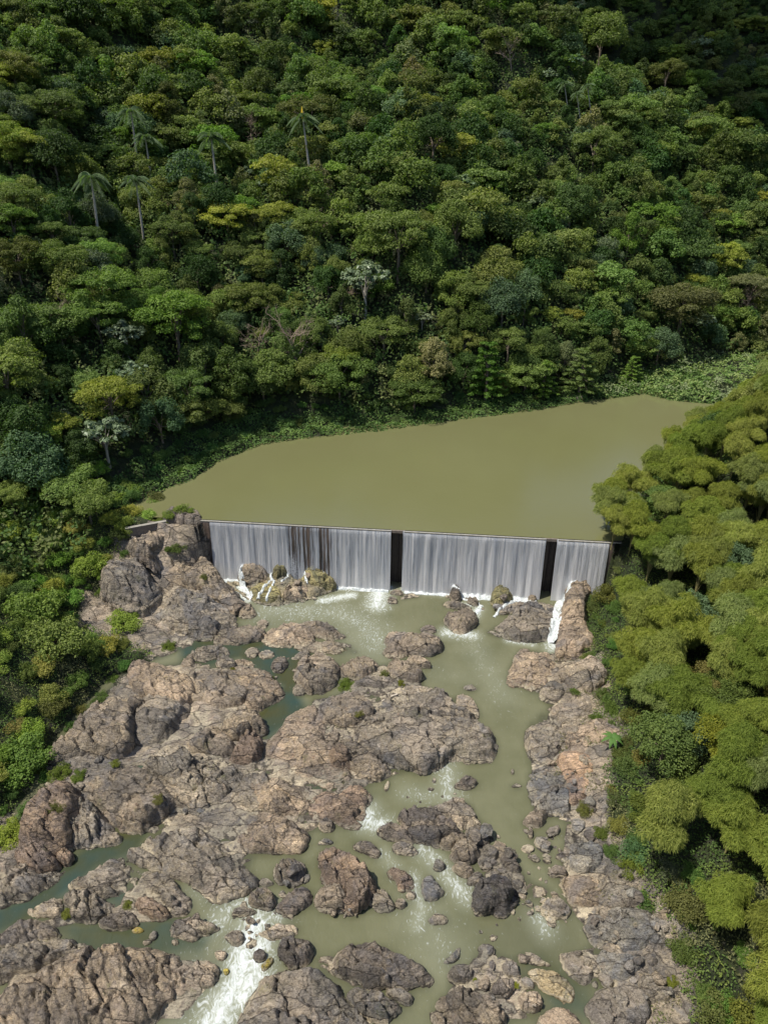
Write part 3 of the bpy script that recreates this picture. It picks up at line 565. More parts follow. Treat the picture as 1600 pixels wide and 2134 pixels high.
(7,0,1.0,(1.35,1.3,1.0),'pale mossy rock strip near the bottom right of the river','130,1800 220,1790 300,1810 400,1870 420,1960 380,2010 300,1960 200,1890 140,1850'),
(7,0,1.0,GREY,'hollow topped rock beside the pink strip on the lower right','340,1700 440,1690 510,1700 540,1780 500,1890 440,1880 380,1790'),
(7,.4,1.1,BLUE,'blue grey ridged slab under the big smooth slab','560,1700 700,1690 860,1740 820,1820 700,1860 600,1850'),
(7,.9,1.1,GREY,'cracked slab with straight groove at the lower right','830,1850 900,1840 1000,1900 1010,1980 950,2020 840,1960'),
(7,.4,1.6,GREY,'wide slab at the bottom edge of the right bank','560,1960 700,1890 820,1930 880,2040 820,2180 620,2180 520,2050'),
(7,0,1.4,WARM,'round brown boulder in the lower right rock pile','80,1980 130,1930 220,1950 240,2010 200,2060 120,2050'),
(7,0,.8,GREY,'small rock above the round brown boulder','80,1860 150,1840 190,1920 130,1930'),
(7,0,1.0,PINK,'pinkish rock cut by the bottom edge right of the pile','160,2180 240,2060 340,2030 450,2090 480,2180'),
]
rng = np.random.default_rng(7)
def rock_mesh(P, z0, h, seed, name='rock'):
    cc = P.mean(0); P = chaikin(cc+(P-cc)*1.03, 1); lo = P.min(0)-.6; hi = P.max(0)+.6; size = float((hi-lo).max())
    st = float(np.clip(size/60, .06, .16)); xs = np.arange(lo[0], hi[0], st); ys = np.arange(lo[1], hi[1], st)
    X, Y = np.meshgrid(xs, ys, indexing='ij')
    r = np.random.default_rng(seed); ang = math.radians(-28 + r.normal()*14); ca, sa = math.cos(ang), math.sin(ang)
    s = sdf(X, Y, P); mx = float(max(s.max(), .2)); s = s + (fbm(X/1.3, Y/1.3, seed, 3)*.28 + fbm(X/.4, Y/.4, seed+3, 2)*.09)*min(1, mx)
    s = s + min(.38, mx*.24); w = min(mx*.6, .2+h*.36); p = np.clip(s/w, 0, 1); p = 1-(1-p)**2.0
    c = P.mean(0); tx, ty = r.normal(0, .05, 2)
    dome = .74+.26*np.clip(s/mx, 0, 1)
    u = (X*ca+Y*sa); v = (-X*sa+Y*ca); wu = fbm(X/2.2, Y/2.2, seed+5, 3)*.55
    cs = float(np.clip(mx*.95, .5, 3.2))
    W1 = worley(u/(cs*1.9)+wu, v/(cs*.85)+wu*.8, seed); W2 = worley(u/(cs*.8)+wu, v/(cs*.36)-wu, seed+50); W3 = worley(u/(cs*.36)-wu, v/(cs*.17)+wu, seed+90)
    rel = ((W1[2]-.5)*.95 + W1[3]*(r.random()-.4)*.7 + W1[4]*.75 - .55*(1-ss(0, .09, W1[1])))*min(cs, 1.5)*.55
    rel += ((W2[2]-.5)*.42 + W2[4]*.65 - .30*(1-ss(0, .10, W2[1])))*min(cs, 1.5)*.28*p**1.4
    rel += ((W3[2]-.5)*.30 + W3[4]*.50)*min(cs, 1.5)*.19*p**2
    rel += fbm(X/.7, Y/.7, seed+8, 4, .6)*.15*p**2 + (.5-np.abs(fbm(u/2.4, v/1.0, seed+21, 4)*2))*.22
    rel *= np.clip(h*.55, .28, 1.15)
    top = np.full(X.shape, 1.0)
    for q in range(9):          # broken planes cut the mass into facets
        aa = r.uniform(0, 6.283); sl = r.uniform(.12, .75); dd = r.uniform(.15, .75)*mx; nx, ny = math.cos(aa), math.sin(aa)
        top = np.minimum(top, 1.12-sl*((X-c[0])*nx+(Y-c[1])*ny-dd)/max(h*1.1, .6))
    top = np.clip(top, .30, 1.0)*(.90+.10*dome)
    tz = h*top + rel*.7 + .32*v + fbm(X/3, Y/3, seed+31, 3)*.5; stp = min(.26+h*.10, .6); fq = tz/stp; rel = rel + ((np.floor(fq)+ss(.62, .98, fq-np.floor(fq)))*stp-tz)*.6*p
    z = z0-.35 + (h*top*.95+.35 + (X-c[0])*tx + (Y-c[1])*ty)*p + rel*p
    # the face: push sideways so it is rough, not extruded
    gxx, gyy = np.gradient(s, st); st_f = (1-p)*np.minimum(h, 4)*.10
    off = fbm(z/.8+X*.3, u/1.4, seed+11, 3)*st_f*2.0
    Xd = X - gxx*off; Yd = Y - gyy*off
    keep = s > -.35; q = keep[:-1, :-1] | keep[1:, :-1] | keep[:-1, 1:] | keep[1:, 1:]
    z = np.where(s < 0, z0-.35+s*3, z)
    idx = np.arange(X.size).reshape(X.shape); F = np.stack([idx[:-1, :-1][q], idx[1:, :-1][q], idx[1:, 1:][q], idx[:-1, 1:][q]], 1)
    used = np.unique(F); mp = np.zeros(X.size, int); mp[used] = np.arange(len(used))
    i = np.clip(((X[s > 0]-RX[0])/.2).astype(int), 0, len(RX)-1); j = np.clip(((Y[s > 0]-RY[0])/.2).astype(int), 0, len(RY)-1)
    np.maximum.at(SURF, (i, j), z[s > 0])
    V = np.stack([Xd, Yd, z], -1).reshape(-1, 3)[used]
    org = np.array([c[0], c[1], z0]); return mesh_np(name, V-org, mp[F], M_ROCK, True), org
ROCK_PX = []
for k, (zi, z0, h, tint, label, pts) in enumerate(ROCKS):
    ox, oy, s = Z[zi]; P = np.array([[float(a) for a in q.split(',')] for q in pts.split()]); P = np.stack([ox+P[:, 0]/s, oy+P[:, 1]/s], 1)
    t = (P[:, 1].max()-P[:, 1])/(np.ptp(P[:, 1])+1e-6); zp = z0 + .5*h*np.sin(np.clip(t, 0, 1)*math.pi/2)
    if h > 7: zp = z0 + h*np.clip(t*1.1, 0, .8)
    x, y = unp(P[:, 0], P[:, 1], zp); W = np.stack([x, y], 1)
    nm = 'boulder' if any(w in label for w in ('boulder', 'block', 'stone', 'small', 'round')) else 'rock_slab' if any(w in label for w in ('slab', 'ledge', 'shelf', 'lobe')) else 'rock'
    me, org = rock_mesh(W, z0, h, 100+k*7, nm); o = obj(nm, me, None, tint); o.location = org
    tag(o, label, 'rock'); ROCK_PX.append((P[:, 0].mean(), P[:, 1].mean(), label))

# loose stones, shared meshes, along shores and in the shallows
def stone_mesh(seed):
    import bmesh
    bm = bmesh.new(); bmesh.ops.create_icosphere(bm, subdivisions=3, radius=1); r = np.random.default_rng(seed)
    pl = [(lambda n: n/np.linalg.norm(n))(r.normal(size=3)) for _ in range(11)]; dd = r.uniform(.55, .9, 11)
    for v in bm.verts:
        p = np.array(v.co)
        for n, d in zip(pl, dd):
            e = p@n-d
            if e > 0: p = p-n*e*.92
        p = p*(1+.05*math.sin(p[0]*9+seed)+.05*math.cos(p[1]*8+seed)); v.co = p*np.array([1, .78, .6])
    me = bpy.data.meshes.new('stone'); bm.to_mesh(me); bm.free(); me.materials.append(M_ROCK); return me
STONES = [stone_mesh(s) for s in range(8)]
STONE_AREAS = [ # area in pixels, count, size range (m), wording
 ([(960,1700),(1060,1760),(1110,1850),(1060,1880),(980,1820)], 24, (.25,.7), 'in the boulder pile right of the lower river'),
 ([(1090,1690),(1180,1740),(1190,1860),(1130,1880),(1090,1800)], 30, (.2,.6), 'scattered at the waterline of the right bank'),
 ([(980,1890),(1180,1850),(1190,1930),(1000,1960)], 26, (.15,.45), 'in the shallows under the big black boulder'),
 ([(1000,1960),(1090,1990),(1130,2110),(960,2110)], 24, (.2,.55), 'in the lower right rock pile'),
 ([(395,1575),(485,1570),(480,1590),(400,1590)], 26, (.14,.28), 'in the line of pebbles on the shelf'),
 ([(330,1680),(420,1650),(440,1690),(340,1700)], 12, (.15,.4), 'in the crack beside the very large rounded slab'),
 ([(500,1380),(600,1350),(660,1340),(640,1370),(560,1480),(600,1500),(560,1490)], 16, (.15,.4), 'beside the teal pool'),
 ([(1190,1700),(1330,1840),(1420,1960),(1250,1960),(1200,1860)], 40, (.2,.8), 'on the right bank rubble'),
 ([(1190,1560),(1270,1600),(1280,1700),(1200,1700)], 14, (.2,.6), 'on the right bank under the banana plant'),
 ([(480,1870),(560,1880),(560,1980),(480,1960)], 14, (.2,.5), 'at the head of the white rapids'),
 ([(100,1570),(220,1570),(200,1640),(100,1640)], 14, (.25,.7), 'among the green plants on the left shelf'),
 ([(640,1880),(760,1890),(700,1900)], 8, (.15,.35), 'at the foot of the big reddish boulder'),
 ([(400,1210),(520,1240),(540,1280),(480,1290)], 10, (.2,.5), 'at the foot of the sloping brown slab'),
 ([(620,1180),(700,1220),(640,1260),(560,1250)], 14, (.25,.7), 'among the wet rocks below the falls'),
 ([(930,1240),(1080,1230),(1100,1260),(1000,1290)], 12, (.3,.7), 'at the foot of the middle fall'),
 ([(1200,1980),(1380,1960),(1420,2100),(1260,2110)], 30, (.2,.7), 'on the lower right bank'),
 ([(560,1800),(620,1790),(660,1850),(560,1870)], 8, (.2,.6), 'left of the big reddish boulder'),
 ([(830,1640),(960,1610),(980,1660),(850,1690)], 7, (.2,.5), 'around the dark angular rock below the domed slab'),
 ([(1110,1540),(1250,1480),(1260,1640),(1120,1690)], 18, (.15,.5), 'on the middle of the right bank'),
 ([(960,1720),(1040,1740),(1090,1790),(1000,1800)], 14, (.3,.8), 'packed at the top of the boulder pile'),
 ([(300,1850),(420,1900),(400,1960),(320,1900)], 8, (.2,.5), 'around the lens shaped rock'),
]
r = random.Random(5); nst = 0
for pts, n, (a, b), where in STONE_AREAS:
    P = np.array(pts, float); lo, hi = P.min(0), P.max(0); c = 0; tries = 0
    while c < n*.78 and tries < 6000:
        tries += 1; x, y = r.uniform(lo[0], hi[0]), r.uniform(lo[1], hi[1])
        if sdf(np.array([x]), np.array([y]), P)[0] < 0: continue
        wx, wy = unp(x, y, .3); s = a*1.2+(b*1.55-a)*r.random()**2.4; z = max(float(surf(wx, wy)), -.25*s)
        if z > .2: wx, wy = unp(x, y, z+.1); z = float(surf(wx, wy))
        tc = r.choice([GREY, WARM, PALE, DARK, BLUE, GREY]); o = obj('stone', STONES[r.randrange(8)], None, tc); o.location = (wx, wy, z+.18*s)
        o.scale = (s, s*r.uniform(.8, 1.2), s*r.uniform(.8, 1.2)); o.rotation_euler = (r.uniform(-.3, .3), r.uniform(-.3, .3), r.uniform(0, 6.28)); c += 1; nst += 1
        tn = {GREY: 'grey', WARM: 'brown', PALE: 'pale', DARK: 'dark', BLUE: 'bluish'}[tc]; tag(o, f'{tn} loose stone {where}', 'stone', f'{tn} loose stones ' + where)

# ------------------------------------------------------------------ water
def plane_poly(name, P, z, mat):
    me = bpy.data.meshes.new(name); me.from_pydata([(a, b, z) for a, b in P], [], [list(range(len(P)))]); me.materials.append(mat); return obj(name, me)
back = DN*-0.5
LP = [(DL[0]+back[0]-14, DL[1]+back[1]+1.2), (DL[0]+back[0], DL[1]+back[1]), (DR[0]+back[0], DR[1]+back[1]), (DR[0]+14, DR[1]+1.5), (75, 120), (100, 165), (75, 190), (60, 200), (-20, 175), (-75, 135)]
lake = plane_poly('reservoir_water', LP, 12.02, M_LAKE); tag(lake, kind='structure')
WX = np.arange(-76, 62, .3); WY = np.arange(22, 122, .3); A, B = np.meshgrid(WX, WY, indexing='ij')
foam = np.zeros_like(A); pool = np.zeros_like(A)
FOAM = [ # pixel path, half width m, strength
 ([(700,1226),(760,1222),(812,1224)], .7, .9), ([(845,1228),(940,1236),(1060,1245)], .8, .85), ([(790,1230),(785,1262)], 1.6, .95), ([(670,1252),(735,1240)], .8, .95),
 ([(500,1225),(515,1248)], 1.0, 1.0), ([(530,1240),(560,1258)], 1.2, .6), ([(560,1270),(700,1275),(760,1300),(790,1340)], 3.0, .40), ([(930,1318),(985,1325)], 1.0, .8),
 ([(1160,1310),(1150,1350)], 1.0, .9), ([(1060,1335),(1110,1343)], .6, .7), ([(985,1340),(1010,1390),(1050,1450)], 2.0, .24), ([(930,1600),(935,1660)], 1.3, .5), ([(850,1655),(930,1660)], 1.2, .32),
 ([(770,1690),(760,1715),(800,1720)], 1.0, .75), ([(800,1780),(860,1860),(880,1890)], .8, .36), ([(880,1770),(930,1820),(970,1870)], 1.0, .55), ([(860,1830),(880,1890),(870,1930)], .8, .5),
 ([(880,1900),(920,1980)], 2.5, .25), ([(500,1880),(540,1900),(570,1910)], 1.2, .55), ([(530,1930),(510,1990),(500,2040),(460,2110),(440,2160)], 1.5, .95), ([(470,1900),(450,1930)], 1.2, .5),
 ([(540,1970),(530,2040),(500,2080)], 1.3, .9), ([(430,2060),(420,2134)], 3.0, .35), ([(900,1400),(1000,1420)], 2.5, .12), ([(1125,1920),(1135,1935)], 1.0, .5), ([(880,1720),(900,1780)], 1.0, .3),
 ([(985,1290),(995,1270)], .7, .9), ([(940,1260),(990,1262)], .6, .7), ([(420,1850),(470,1870),(500,1860)], 1.2, .35),
]
for path, w, s in FOAM:
    W = wpoly(path, 0); d = sdl(A, B, W); foam = np.maximum(foam, s*.86*np.exp(-(d/(w*1.5))**1.5))
for pts, s in [([(520,1320),(560,1340),(660,1350),(640,1400),(620,1450),(640,1480),(560,1535),(525,1500),(590,1430),(500,1370),(380,1400),(380,1340)], 1), ([(-20,1900),(60,1870),(150,1790),(230,1730),(310,1730),(290,1770),(200,1810),(60,1920),(-20,1950)], 1),
               ([(120,1930),(380,1915),(440,1950),(420,1985),(180,1990)], .85), ([(650,1600),(735,1600),(725,1645),(660,1650)], .7), ([(250,1600),(315,1585),(310,1612)], .8), ([(205,1865),(260,1860),(255,1892)], .7), ([(1130,1990),(1220,2060),(1240,2120),(1150,2100),(1090,2000)], .6)]:
    d = sdf(A, B, wpoly(pts, 0)); pool = np.maximum(pool, s*ss(-1.2, .8, d))
blk = SURF > -.15
# distance-ish to rock: blur of the solid mask
m = blk.astype(float)
for _ in range(9):
    m = (m+np.roll(m, 1, 0)+np.roll(m, -1, 0)+np.roll(m, 1, 1)+np.roll(m, -1, 1))/5
ii = np.clip(((A-RX[0])/.2).astype(int), 0, len(RX)-1); jj = np.clip(((B-RY[0])/.2).astype(int), 0, len(RY)-1); shallow = np.clip(m[ii, jj]*1.1, 0, 1)
x_sh, y_sh = unp(1120, 1950, 0); shallow = np.maximum(shallow, .55*np.exp(-((A-x_sh)**2+(B-y_sh)**2)/40))
zw = .02*fbm(A/1.5, B/1.5, 3, 3) + np.clip(foam, 0, 1)*.16*(fbm(A/.7, B/.7, 9, 3)+.5)
rw = obj('river_water', mesh_np('river_water', np.stack([A, B, zw], -1).reshape(-1, 3), grid_faces(len(WX), len(WY)), M_RIVER, True,
    {'foam': ('POINT', foam.ravel()), 'pool': ('POINT', pool.ravel()), 'shallow': ('POINT', shallow.ravel())})); tag(rw, kind='structure')
# ------------------------------------------------------------------ the dam
def concrete():
    t = NT('stained_concrete'); pos = t.n('ShaderNodeNewGeometry').outputs['Position']
    mp = t.n('ShaderNodeMapping'); mp.inputs['Scale'].default_value = (1.6, 1.6, .12); t.l(pos, mp.inputs[0])
    a = t.noise(mp.outputs[0], 1.0, 5, .65); b = t.noise(pos, 1.5, 5)
    c = t.ramp(a, [(.3, (.035, .030, .028)), (.5, (.085, .066, .055)), (.7, (.14, .10, .078))]); c = t.mix(t.mr(b, .5, .7, 0, .5), c, (.04, .037, .035))
    t.l(c, t.b.inputs['Base Color']); t.b.inputs['Roughness'].default_value = .45; t.l(t.bump(b, .12), t.b.inputs['Normal']); return t.m
M_CONC = concrete()
def simple(name, c, rough=.7, n=None):
    t = NT(name); pos = t.n('ShaderNodeNewGeometry').outputs['Position']
    f = t.noise(pos, n or 2.0, 5, .65); t.l(t.ramp(f, [(.3, tuple(v*.65 for v in c)), (.7, tuple(min(1, v*1.25) for v in c))]), t.b.inputs['Base Color']); t.b.inputs['Roughness'].default_value = rough
    t.l(t.bump(f, .04), t.b.inputs['Normal']); return t.m
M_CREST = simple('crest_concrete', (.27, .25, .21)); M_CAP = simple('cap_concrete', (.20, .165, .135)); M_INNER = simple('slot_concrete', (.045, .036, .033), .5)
DZ0 = -1.5
dam = obj('dam', None); dam.location = (DL[0], DL[1], 0); dam.rotation_euler = (0, 0, math.atan2(DU[1], DU[0]))     # local x along the crest, -y downstream
tag(dam, 'long straight concrete dam wall across the river between the two banks', 'dam')
def u_of(px): # crest coordinate under a photograph column
    a = np.linspace(-2, DLEN+2, 800); q = proj(DL[0]+DU[0]*a, DL[1]+DU[1]*a, 12.0)[0]; return float(np.interp(px, q, a))
U1, U2, U3, U4 = u_of(814), u_of(842), u_of(1137), u_of(1163)
SEG = [(-4, U1), (U2, U3), (U4, DLEN+4)]
def wall_face(u0, u1):
    us = np.arange(u0, u1+.01, (u1-u0)/max(2, round((u1-u0)/.6))); prof = [(2.5, DZ0), (2.5, 11.75), (0, 11.9), (-.15, 11.6), (-.3, 10), (-.7, 5), (-1.2, DZ0)]
    V = np.array([[u, y, z] for u in us for y, z in prof]); return V, grid_faces(len(us), len(prof))
obj('wall', mesh_np('wall', *join([wall_face(*s) for s in SEG]), M_CONC, True), dam)
for (a, b) in ((U1, U2), (U3, U4)):
    m = (a+b)/2
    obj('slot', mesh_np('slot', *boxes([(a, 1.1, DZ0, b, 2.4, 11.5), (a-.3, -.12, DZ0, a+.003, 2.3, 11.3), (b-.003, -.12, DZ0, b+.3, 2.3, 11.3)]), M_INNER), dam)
    obj('cap', mesh_np('cap', *boxes([(a-.1, .25, 11.45, b+.1, 1.5, 11.98)]), M_CAP), dam)
    obj('pipe', mesh_np('pipe', *tube([(m+.1, .9, 11.5), (m+.1, .9, DZ0)], [.16, .16], 8), M_INNER), dam)
obj('crest', mesh_np('crest', *boxes([(s0, -.12, 11.9, s1, .22, 12.07) for s0, s1 in SEG]), M_CREST), dam)

def curtain_mat():
    t = NT('falling_water'); uv = t.n('ShaderNodeUVMap').outputs[0]
    def m(sx, sy, sc, d=5, r=.6, off=0):
        q = t.n('ShaderNodeMapping'); q.inputs['Scale'].default_value = (sx, sy, 1); q.inputs['Location'].default_value = (off, off, off); t.l(uv, q.inputs[0]); return t.noise(q.outputs[0], sc, d, r, .0)
    streak = m(2.6, .045, 1.0, 4, .7); wide = m(.42, .02, 1.0, 2, .5, 7); fine = m(9, .35, 1.0, 4, .6, 3)
    foamy = m(3.2, 3.0, 1.0, 5, .75, 11)
    v = t.n('ShaderNodeAttribute', attribute_name='low').outputs['Fac']; dens = t.n('ShaderNodeAttribute', attribute_name='dens').outputs['Fac']
    s = t.math('ADD', t.math('MULTIPLY', streak, 1.7), t.math('MULTIPLY', wide, .40)); s = t.math('ADD', s, t.math('MULTIPLY', fine, .35))
    s = t.math('ADD', s, t.math('MULTIPLY', t.math('SUBTRACT', dens, .5), .55)); s = t.math('ADD', s, t.math('MULTIPLY', v, t.mr(foamy, .3, .7, .0, .42)))
    al = t.mr(s, .80, 1.02); al2 = t.math('POWER', al, 1.1)
    c = t.mix(t.mr(s, .98, 1.42), (.50, .56, .64), (1, 1, 1))
    t.l(c, t.b.inputs['Base Color']); t.b.inputs['Roughness'].default_value = .35
    tr = t.n('ShaderNodeBsdfTranslucent'); tr.inputs[0].default_value = (.96, .98, 1, 1); tp = t.n('ShaderNodeBsdfTransparent')
    m1 = t.n('ShaderNodeMixShader'); m1.inputs[0].default_value = .52; t.l(t.b.outputs[0], m1.inputs[1]); t.l(tr.outputs[0], m1.inputs[2])
    m2 = t.n('ShaderNodeMixShader'); t.l(al2, m2.inputs[0]); t.l(tp.outputs[0], m2.inputs[1]); t.l(m1.outputs[0], m2.inputs[2]); t.l(m2.outputs[0], t.out.inputs[0]); b = t.bump(streak, .35, .8); t.l(t.bump(foamy, .12, .7, b), t.b.inputs['Normal'])
    return t.m
M_FALL = curtain_mat()
def foam_mat():
    t = NT('white_water'); pos = t.n('ShaderNodeNewGeometry').outputs['Position']; f = t.noise(pos, 2.6, 6, .75, .8)
    t.l(t.ramp(f, [(.36, (.26, .28, .23)), (.5, (.58, .62, .62)), (.64, (.80, .82, .82))]), t.b.inputs['Base Color']); t.b.inputs['Roughness'].default_value = .5
    t.l(t.bump(f, .22), t.b.inputs['Normal']); return t.m
M_FOAM = foam_mat()
def curtain(u0, u1, label, dens_fn, base=0.0):
    us = np.arange(u0, u1, .22); vs = np.linspace(0, 1, 26)
    Uu, Vv = np.meshgrid(us, vs, indexing='ij')
    cor = fbm(Uu*1.1, Vv*.6, 77, 3)*.28 + fbm(Uu*3.2, Vv*2, 79, 2)*.05*(.3+Vv)
    y = -.16-.25*Vv**.7-1.5*Vv**1.3 + cor*ss(0, .12, Vv); z = 12.10 - (12.25-base)*Vv; z = np.where(Vv < .04, 12.10, z)
    y = np.minimum(y, np.interp(z, [-1.5, 5, 10, 11.6, 12.1], [-1.2, -.7, -.3, -.15, 0])-.07); y[:, 0] = .1
    V = np.stack([Uu, y, z], -1).reshape(-1, 3); uv = np.stack([Uu, z], -1).reshape(-1, 2)
    low = ss(.45, .95, Vv + .25*fbm(Uu/2.5, Vv, 81, 3)); dens = dens_fn(Uu, Vv)
    o = obj('water_curtain', mesh_np('water_curtain', V, grid_faces(len(us), len(vs)), M_FALL, True, {'low': ('POINT', low.ravel()), 'dens': ('POINT', dens.ravel())}, uv=uv))
    o.location = dam.location; o.rotation_euler = dam.rotation_euler; tag(o, label, 'waterfall', None); return o
ua, ub, uc = u_of(585), u_of(650), u_of(705)
def d1(u, v): return .54 - .85*ss(ua-1, ua+1, u)*(1-ss(uc-2, uc+1, u))*(.75+.25*np.sin(u*2.1)) + .22*ss(.75, 1, v)*(1-ss(ua-4, ua, u)) - .1*ss(uc+1, uc+3, u)
def d2(u, v): return .40 + .22*ss(u_of(910), u_of(960), u) + .22*ss(.55, .95, v)*ss(u_of(930), u_of(960), u)
def d3(u, v): return .66 + .25*v
curtain(.2, U1+.25, 'left section of the falls, thin and dark over its brown middle stretch', d1)
curtain(U2-.2, U3+.2, 'wide middle section of the falls between the two dark notches', d2)
curtain(U4-.2, DLEN+.6, 'narrow bright section of the falls right of the right notch', d3)

# ribbons of white water draped over the rocks
def ribbon(path, w, label, h=.16, z0=None, seed=1):
    """path of (px, py, z): z is where it is looked up; it then lies on the rock"""
    P = np.array(path, float); x, y = unp(P[:, 0], P[:, 1], P[:, 2]); Q = chaikin(np.stack([x, y, P[:, 2]], 1), 3, False)
    n = max(12, int(np.linalg.norm(np.diff(Q[:, :2], axis=0), axis=1).sum()/.14)+len(Q)); t = np.linspace(0, len(Q)-1, n); Q = np.stack([np.interp(t, range(len(Q)), Q[:, k]) for k in range(3)], 1)
    T = np.gradient(Q[:, :2], axis=0); T /= np.linalg.norm(T, axis=1)[:, None]+1e-6; N = np.stack([-T[:, 1], T[:, 0]], 1)
    m = 9; k = np.linspace(-1, 1, m); ww = w*(.75+.5*vnoise(np.arange(n)/6., np.full(n, seed*1.7), seed))
    X = Q[:, 0, None]+N[:, 0, None]*k*ww[:, None]; Y = Q[:, 1, None]+N[:, 1, None]*k*ww[:, None]
    S = surf(X, Y); S = np.maximum(S, .02); S = np.minimum(S, Q[:, 2, None]+1.6)
    for _ in range(2): S[1:-1] = (S[:-2]+S[1:-1]+S[2:])/3
    zz = S + h*(1-k**2)[None] - .12*(np.abs(k) > .9)[None] + .06*fbm(X*2.5, Y*2.5, seed, 3)
    o = obj('white_water', mesh_np('white_water', np.stack([X, Y, zz], -1).reshape(-1, 3), grid_faces(n, m), M_FOAM, True)); tag(o, label, 'stream'); return o
ribbon([(518,1163,4),(505,1180,3),(500,1200,1.5),(508,1222,.8),(525,1250,0)], .42, 'white stream running down the left side of the egg shaped boulder', .25, seed=1)
ribbon([(510,1166,4.4),(533,1157,4.5),(555,1163,4),(563,1180,3),(565,1210,1.2),(572,1222,.6)], .28, 'thin white stream looping over the top and right of the egg shaped boulder', .22, seed=2)
ribbon([(565,1220,1),(548,1240,.5),(538,1256,0)], .3, 'white trickle over the wet greenish rock', .16, seed=3)
ribbon([(575,1220,1),(565,1240,.5),(556,1260,0)], .22, 'second white trickle right of the trickle over the wet greenish rock', .16, seed=4)
ribbon([(626,1178,3.4),(636,1200,2),(640,1218,1.2)], .2, 'thin white thread falling beside the mossy ledge', .16, seed=5)
ribbon([(598,1182,3.4),(600,1200,2.3),(585,1212,1.6)], .16, 'thin white thread falling from the mossy rock', .14, seed=6)
ribbon([(672,1205,1.2),(684,1215,.5),(695,1222,0)], .2, 'short white thread at the right end of the mossy ledge', .14, seed=7)
ribbon([(1250,1150,8),(1228,1172,6),(1208,1200,4.2),(1190,1225,2.8),(1168,1240,1.8),(1163,1262,1.2),(1160,1290,.7),(1152,1320,.3),(1150,1342,0)], .85, 'broad white side fall pouring along the right bank rock face', .35, seed=8)
ribbon([(1085,1235,1.4),(1060,1258,.9),(1035,1275,.5),(1028,1287,0)], .3, 'white stream between the mossy yellow rock and the banded island rock', .16, seed=9)
ribbon([(1003,1255,.8),(997,1268,.3),(990,1280,0)], .45, 'short white spout left of the mossy yellow rock', .18, seed=10)
ribbon([(940,1232,.6),(955,1240,.5),(975,1248,.4)], .3, 'white spill over the low rocks at the foot of the middle fall', .14, seed=11)

for k, (a0, a1, wd, lab) in enumerate([(700, 812, .5, 'churning white band at the foot of the left section of the falls'), (846, 950, .45, 'churning white band at the foot of the middle section of the falls'), (955, 1130, .9, 'wide churning foam under the right half of the middle falls'), (436, 500, .8, 'foam piled at the far left foot of the falls')]):
    P0 = u_of(a0); P1 = u_of(a1); n = int((P1-P0)/.2); us = np.linspace(P0, P1, n); k_ = np.linspace(-1, 1, 9); wv = wd*(.6+.8*vnoise(us/1.1, us*0+k, 5+k)); oy = -2.0-.3*vnoise(us/2, us*0, 3)
    U_, K_ = np.meshgrid(us, k_, indexing='ij'); Y_ = oy[:, None]+K_*wv[:, None]; Z_ = np.maximum(.02, .0)+(1-K_**2)*(.28+.35*fbm(U_*1.7, Y_*1.7, 6+k, 3))*(.5+wd) - .1*(np.abs(K_) > .9); o = obj('foam', mesh_np('foam', np.stack([U_, Y_, Z_], -1).reshape(-1, 3), grid_faces(n, 9), M_FOAM, True)); o.location = dam.location; o.rotation_euler = dam.rotation_euler; tag(o, lab, 'foam')
# low masonry wall and its rubble left of the dam
lw = obj('low_wall', None); x0, y0 = unp(262, 1098, 12.6); x1, y1 = unp(345, 1083, 12.6); lw.location = (x0, y0, 0); lw.rotation_euler = (0, 0, math.atan2(y1-y0, x1-x0)); L = math.hypot(x1-x0, y1-y0)
obj('masonry', mesh_np('masonry', *boxes([(0, -.25, 10.5, L, .25, 12.25)]), M_CAP), lw); obj('coping', mesh_np('coping', *boxes([(-.1, -.32, 12.253, L+.1, .32, 12.38)]), M_CREST), lw)
tag(lw, 'low concrete wall with pale coping holding the water left of the dam', 'wall')
# ------------------------------------------------------------------ foliage prototypes
def leaves(c, nrm, L, W, rg, droop=0.0, jit=.7):
    """rhombic leaf cards, folded along the midrib"""
    n = len(c); a = rg.normal(size=(n, 3)); N = nrm + jit*rg.normal(size=(n, 3))*.6; N /= np.linalg.norm(N, axis=1)[:, None]+1e-9
    T = np.cross(N, a); T /= np.linalg.norm(T, axis=1)[:, None]+1e-9
    if droop: T = T*(1-droop) + droop*np.array([0, 0, -1.]) + droop*.7*nrm; T /= np.linalg.norm(T, axis=1)[:, None]+1e-9; 
    B = np.cross(T, N); B /= np.linalg.norm(B, axis=1)[:, None]+1e-9
    l = (L*(.65+.7*rg.random(n)))[:, None]; w = (W*(.65+.7*rg.random(n)))[:, None]
    V = np.stack([c-T*l*.5, c+B*w*.5-N*w*.12, c+T*l*.5-N*l*.10, c-B*w*.5-N*w*.12], 1).reshape(-1, 3)
    return V, np.arange(4*n).reshape(n, 4)
def lobe_leaves(C, R, flat, n, rg, L, W, low=-.25, droop=0, jit=.7):
    d = rg.normal(size=(n*2, 3)); d /= np.linalg.norm(d, axis=1)[:, None]; d = d[d[:, 2] > low][:n]; n = len(d)
    rr = R*(.72+.34*rg.random(n))*(1+.22*np.sin(d[:, 0]*5+C[0]*3)*np.cos(d[:, 1]*5+C[1]*2))
    p = C + d*rr[:, None]*np.array([1, 1, flat]); nr = d + np.array([0, 0, .45]); nr /= np.linalg.norm(nr, axis=1)[:, None]
    return leaves(p, nr, L, W, rg, droop, jit)
